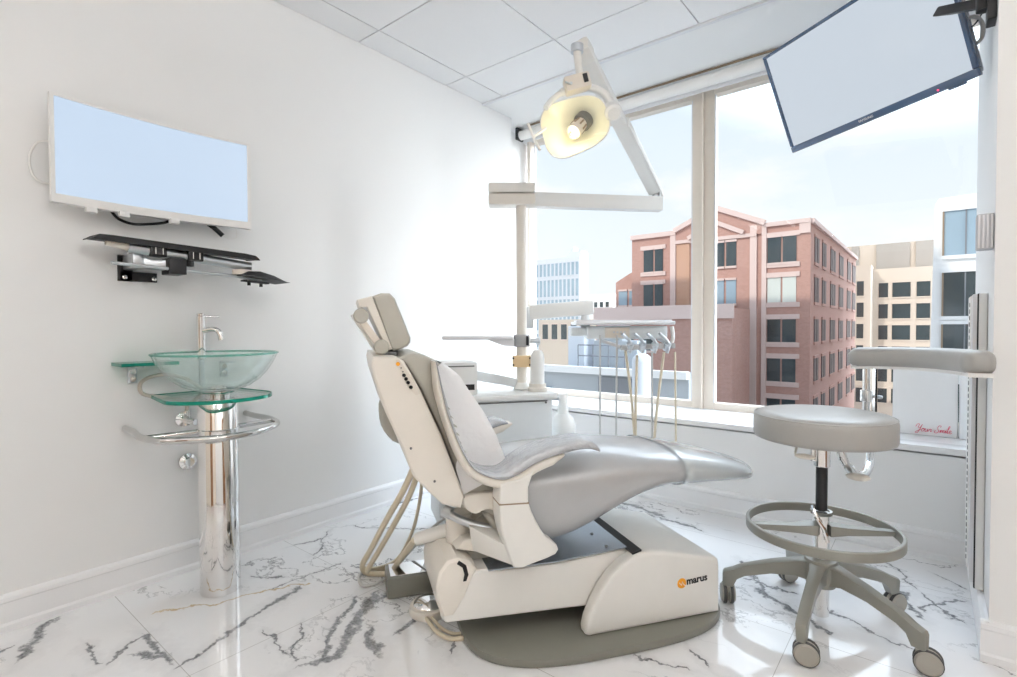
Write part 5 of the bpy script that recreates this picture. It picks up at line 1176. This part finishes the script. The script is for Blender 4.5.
# far left white tower
lt = bthing('white_tower', (-73.7, 118, GZ), 'pale office tower with narrow window columns, far left beyond the post')
B().box((-73.75, 112, (GZ + 18.3) / 2), (13.6, 4, 18.3 - GZ)).build('wall', M['paleb'], lt, smooth=False)
B().prism([(-72.4, 112, 18.3), (-69.9, 112, 18.3), (-69.9, 112, 21.0), (-72.4, 112, 18.6)], (0, 2, 0)).build('roof_block', M['paleb'], lt, smooth=False)
B().box((-68.4, 112.5, 19.0), (2.6, 3, 1.5)).build('roof_block', M['paleb'], lt, smooth=False)
for k, (z0, z1) in enumerate(((13.9, 17.0), (8.7, 12.9), (4.6, 7.9), (0.2, 3.6), (-4.2, -0.8))):
    for i in range(11): win(-80.1 + i * 1.2, -79.4 + i * 1.2, z0, z1, 110.0, lt, 'bglass', 'paleb')
fw_ = bthing('white_block', (-60.5, 112, GZ), 'small white flat-roofed block far off between tower and brick office')
B().box((-60.7, 112, (GZ + 8.6) / 2), (7.4, 8, 8.6 - GZ)).build('wall', M['whiteb'], fw_, smooth=False)
for i in range(4): win(-63.3 + i * 1.5, -62.5 + i * 1.5, 5.6, 6.8, 108.0, fw_, 'dglass', 'whiteb')
tn = bthing('tan_block', (-62, 96, GZ), 'tan and grey low block at the foot of the pale tower')
B().box((-60, 96, (GZ + 2.6) / 2), (14, 6, 2.6 - GZ)).build('wall', M['creamb'], tn, smooth=False)
for i in range(5): win(-66 + i * 2.4, -64.6 + i * 2.4, -1.6, 1.6, 93.0, tn)
# cream building in the gap
cbd = bthing('cream_office', (-3.5, 98, GZ), 'cream office building with a taupe top storey, between brick and white buildings')
B().box((-4.4, 98, (GZ + 9.0) / 2), (12, 16, 9.0 - GZ)).build('wall', M['creamb'], cbd, smooth=False)
B().box((-4.4, 99.5, 10.8), (12, 14, 4.0)).build('top_storey', M['creamb'], cbd, smooth=False)
for x0, x1 in ((-6.5, -2.65), (-2.0, 0.6), (-9.5, -8.6)): B().box(((x0 + x1) / 2, 92.4, 10.8), (x1 - x0, 0.3, 3.9)).build('cladding', M['taupeb'], cbd, smooth=False)
B().box((-8.3, 89.0, (GZ + 9.4) / 2), (3.2, 4, 9.4 - GZ)).build('wing', M['creamb'], cbd, smooth=False)
for k in range(6):
    z1 = 7.0 - 2.95 * k; z0 = z1 - 2.0
    for x0, x1 in ((-6.0, -4.95), (-4.45, -2.45), (-1.8, -0.35)): win(x0, x1, z0, z1, 90.0, cbd, 'dglass', 'creamb')
    for x0, x1 in ((-9.7, -8.9), (-8.3, -7.5)): win(x0, x1, z0 + 0.2, z1 + 0.2, 87.0, cbd, 'dglass', 'creamb')
# white building at the right
wb = bthing('white_office', (1.8, 34, GZ), 'bright white building with large square windows, at the right edge of the window')
b = B(); b.prism([(0.06, 30, GZ), (4.5, 30, GZ), (4.5, 30, 6.8), (0.14, 30, 6.65), (0.0, 30, 6.4), (-0.10, 30, 0.0)], (0, 9, 0)); b.build('wall', M['whiteb'], wb, smooth=False)
B().box((18, 54, (GZ + 34) / 2), (26, 44, 34 - GZ)).build('light_blocker', M['whiteb'], wb, smooth=False)  # unseen block added to keep the bright sky lobe off the brick side
for z0, z1, m_ in ((4.1, 6.03, 'bglass'), (1.45, 3.36, 'dglass'), (-1.0, 1.10, 'dglass'), (-3.5, -1.5, 'dglass')):  # reflected sky is put into the blue colour of the top pane
    f_ = win(0.30, 2.6, z0, z1, 30.0, wb, m_, 'whiteb')
    B().box((0.30, 29.93, (z0 + z1) / 2), (0.06, 0.1, z1 - z0)).build('frame', M['brown'], f_, smooth=False)
    B().box((1.05, 29.94, (z0 + z1) / 2), (0.05, 0.08, z1 - z0)).build('mullion', M['greyd'], f_, smooth=False)

# ------------------------------------------------------------------ sun and sky
sd_ = bpy.data.lights.new('sun', 'SUN'); so = bpy.data.objects.new('sun', sd_); COL.objects.link(so)
sd_.energy = 2.1; sd_.angle = math.radians(0.6); sd_.color = (1.0, 0.93, 0.84)
so.rotation_euler = Vector((0.35, 0.75, -0.55)).to_track_quat('-Z', 'Y').to_euler()
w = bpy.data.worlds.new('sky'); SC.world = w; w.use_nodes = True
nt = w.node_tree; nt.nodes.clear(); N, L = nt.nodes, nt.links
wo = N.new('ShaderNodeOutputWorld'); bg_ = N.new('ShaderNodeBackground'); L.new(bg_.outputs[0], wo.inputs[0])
tc = N.new('ShaderNodeTexCoord'); sp = N.new('ShaderNodeSeparateXYZ'); L.new(tc.outputs['Generated'], sp.inputs[0])
rp = N.new('ShaderNodeValToRGB'); e = rp.color_ramp.elements
e[0].position = 0.0; e[0].color = (0.95, 0.975, 1.0, 1); e[1].position = 0.75; e[1].color = (0.62, 0.76, 0.95, 1)
k1 = e.new(0.15); k1.color = (0.89, 0.945, 1.0, 1); k2 = e.new(0.38); k2.color = (0.78, 0.88, 0.985, 1)
L.new(sp.outputs[2], rp.inputs[0])
mp = N.new('ShaderNodeMapping'); mp.inputs['Scale'].default_value = (2.2, 2.2, 5.5); L.new(tc.outputs['Generated'], mp.inputs[0])
ns = N.new('ShaderNodeTexNoise'); ns.inputs['Scale'].default_value = 1.7; ns.inputs['Detail'].default_value = 7; ns.inputs['Roughness'].default_value = 0.55; L.new(mp.outputs[0], ns.inputs[0])
cr = N.new('ShaderNodeMapRange'); cr.inputs['From Min'].default_value = 0.50; cr.inputs['From Max'].default_value = 0.66; L.new(ns.outputs['Fac'], cr.inputs['Value'])
mx = N.new('ShaderNodeMix'); mx.data_type = 'RGBA'; L.new(cr.outputs[0], mx.inputs[0]); L.new(rp.outputs[0], mx.inputs[6]); mx.inputs[7].default_value = (0.97, 0.98, 1.0, 1)
L.new(mx.outputs[2], bg_.inputs[0])
dt_ = N.new('ShaderNodeVectorMath'); dt_.operation = 'DOT_PRODUCT'; dt_.inputs[1].default_value = Vector((0.80, 0.46, 0.38)).normalized(); L.new(tc.outputs['Generated'], dt_.inputs[0])  # bright lobe added to the sky out of view, lighting the left wall
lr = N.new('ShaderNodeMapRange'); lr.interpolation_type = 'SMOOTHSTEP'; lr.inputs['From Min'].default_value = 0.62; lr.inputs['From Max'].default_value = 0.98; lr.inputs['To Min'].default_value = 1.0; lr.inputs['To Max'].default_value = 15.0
L.new(dt_.outputs['Value'], lr.inputs['Value']); d2_ = N.new('ShaderNodeVectorMath'); d2_.operation = 'DOT_PRODUCT'; d2_.inputs[1].default_value = Vector((0.05, 0.62, 0.78)).normalized(); L.new(tc.outputs['Generated'], d2_.inputs[0])  # second lobe added high in the unseen sky, brightening floor and upward faces
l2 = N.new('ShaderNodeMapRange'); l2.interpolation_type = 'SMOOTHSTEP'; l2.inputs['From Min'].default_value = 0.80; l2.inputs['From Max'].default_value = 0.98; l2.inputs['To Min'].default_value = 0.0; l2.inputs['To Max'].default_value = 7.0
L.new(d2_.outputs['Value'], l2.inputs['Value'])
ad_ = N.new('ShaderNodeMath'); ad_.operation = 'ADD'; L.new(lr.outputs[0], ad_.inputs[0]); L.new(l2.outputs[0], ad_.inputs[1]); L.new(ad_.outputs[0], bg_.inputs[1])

vs = SC.view_settings
vs.view_transform = 'Standard'; vs.look = 'None'; vs.gamma = 1.0; vs.use_curve_mapping = False; vs.exposure = 0.12
SC.cycles.max_bounces = 10; SC.cycles.transparent_max_bounces = 16; SC.cycles.diffuse_bounces = 6
SC.cycles.sample_clamp_indirect = 6.0; SC.cycles.caustics_refractive = False; SC.cycles.caustics_reflective = False
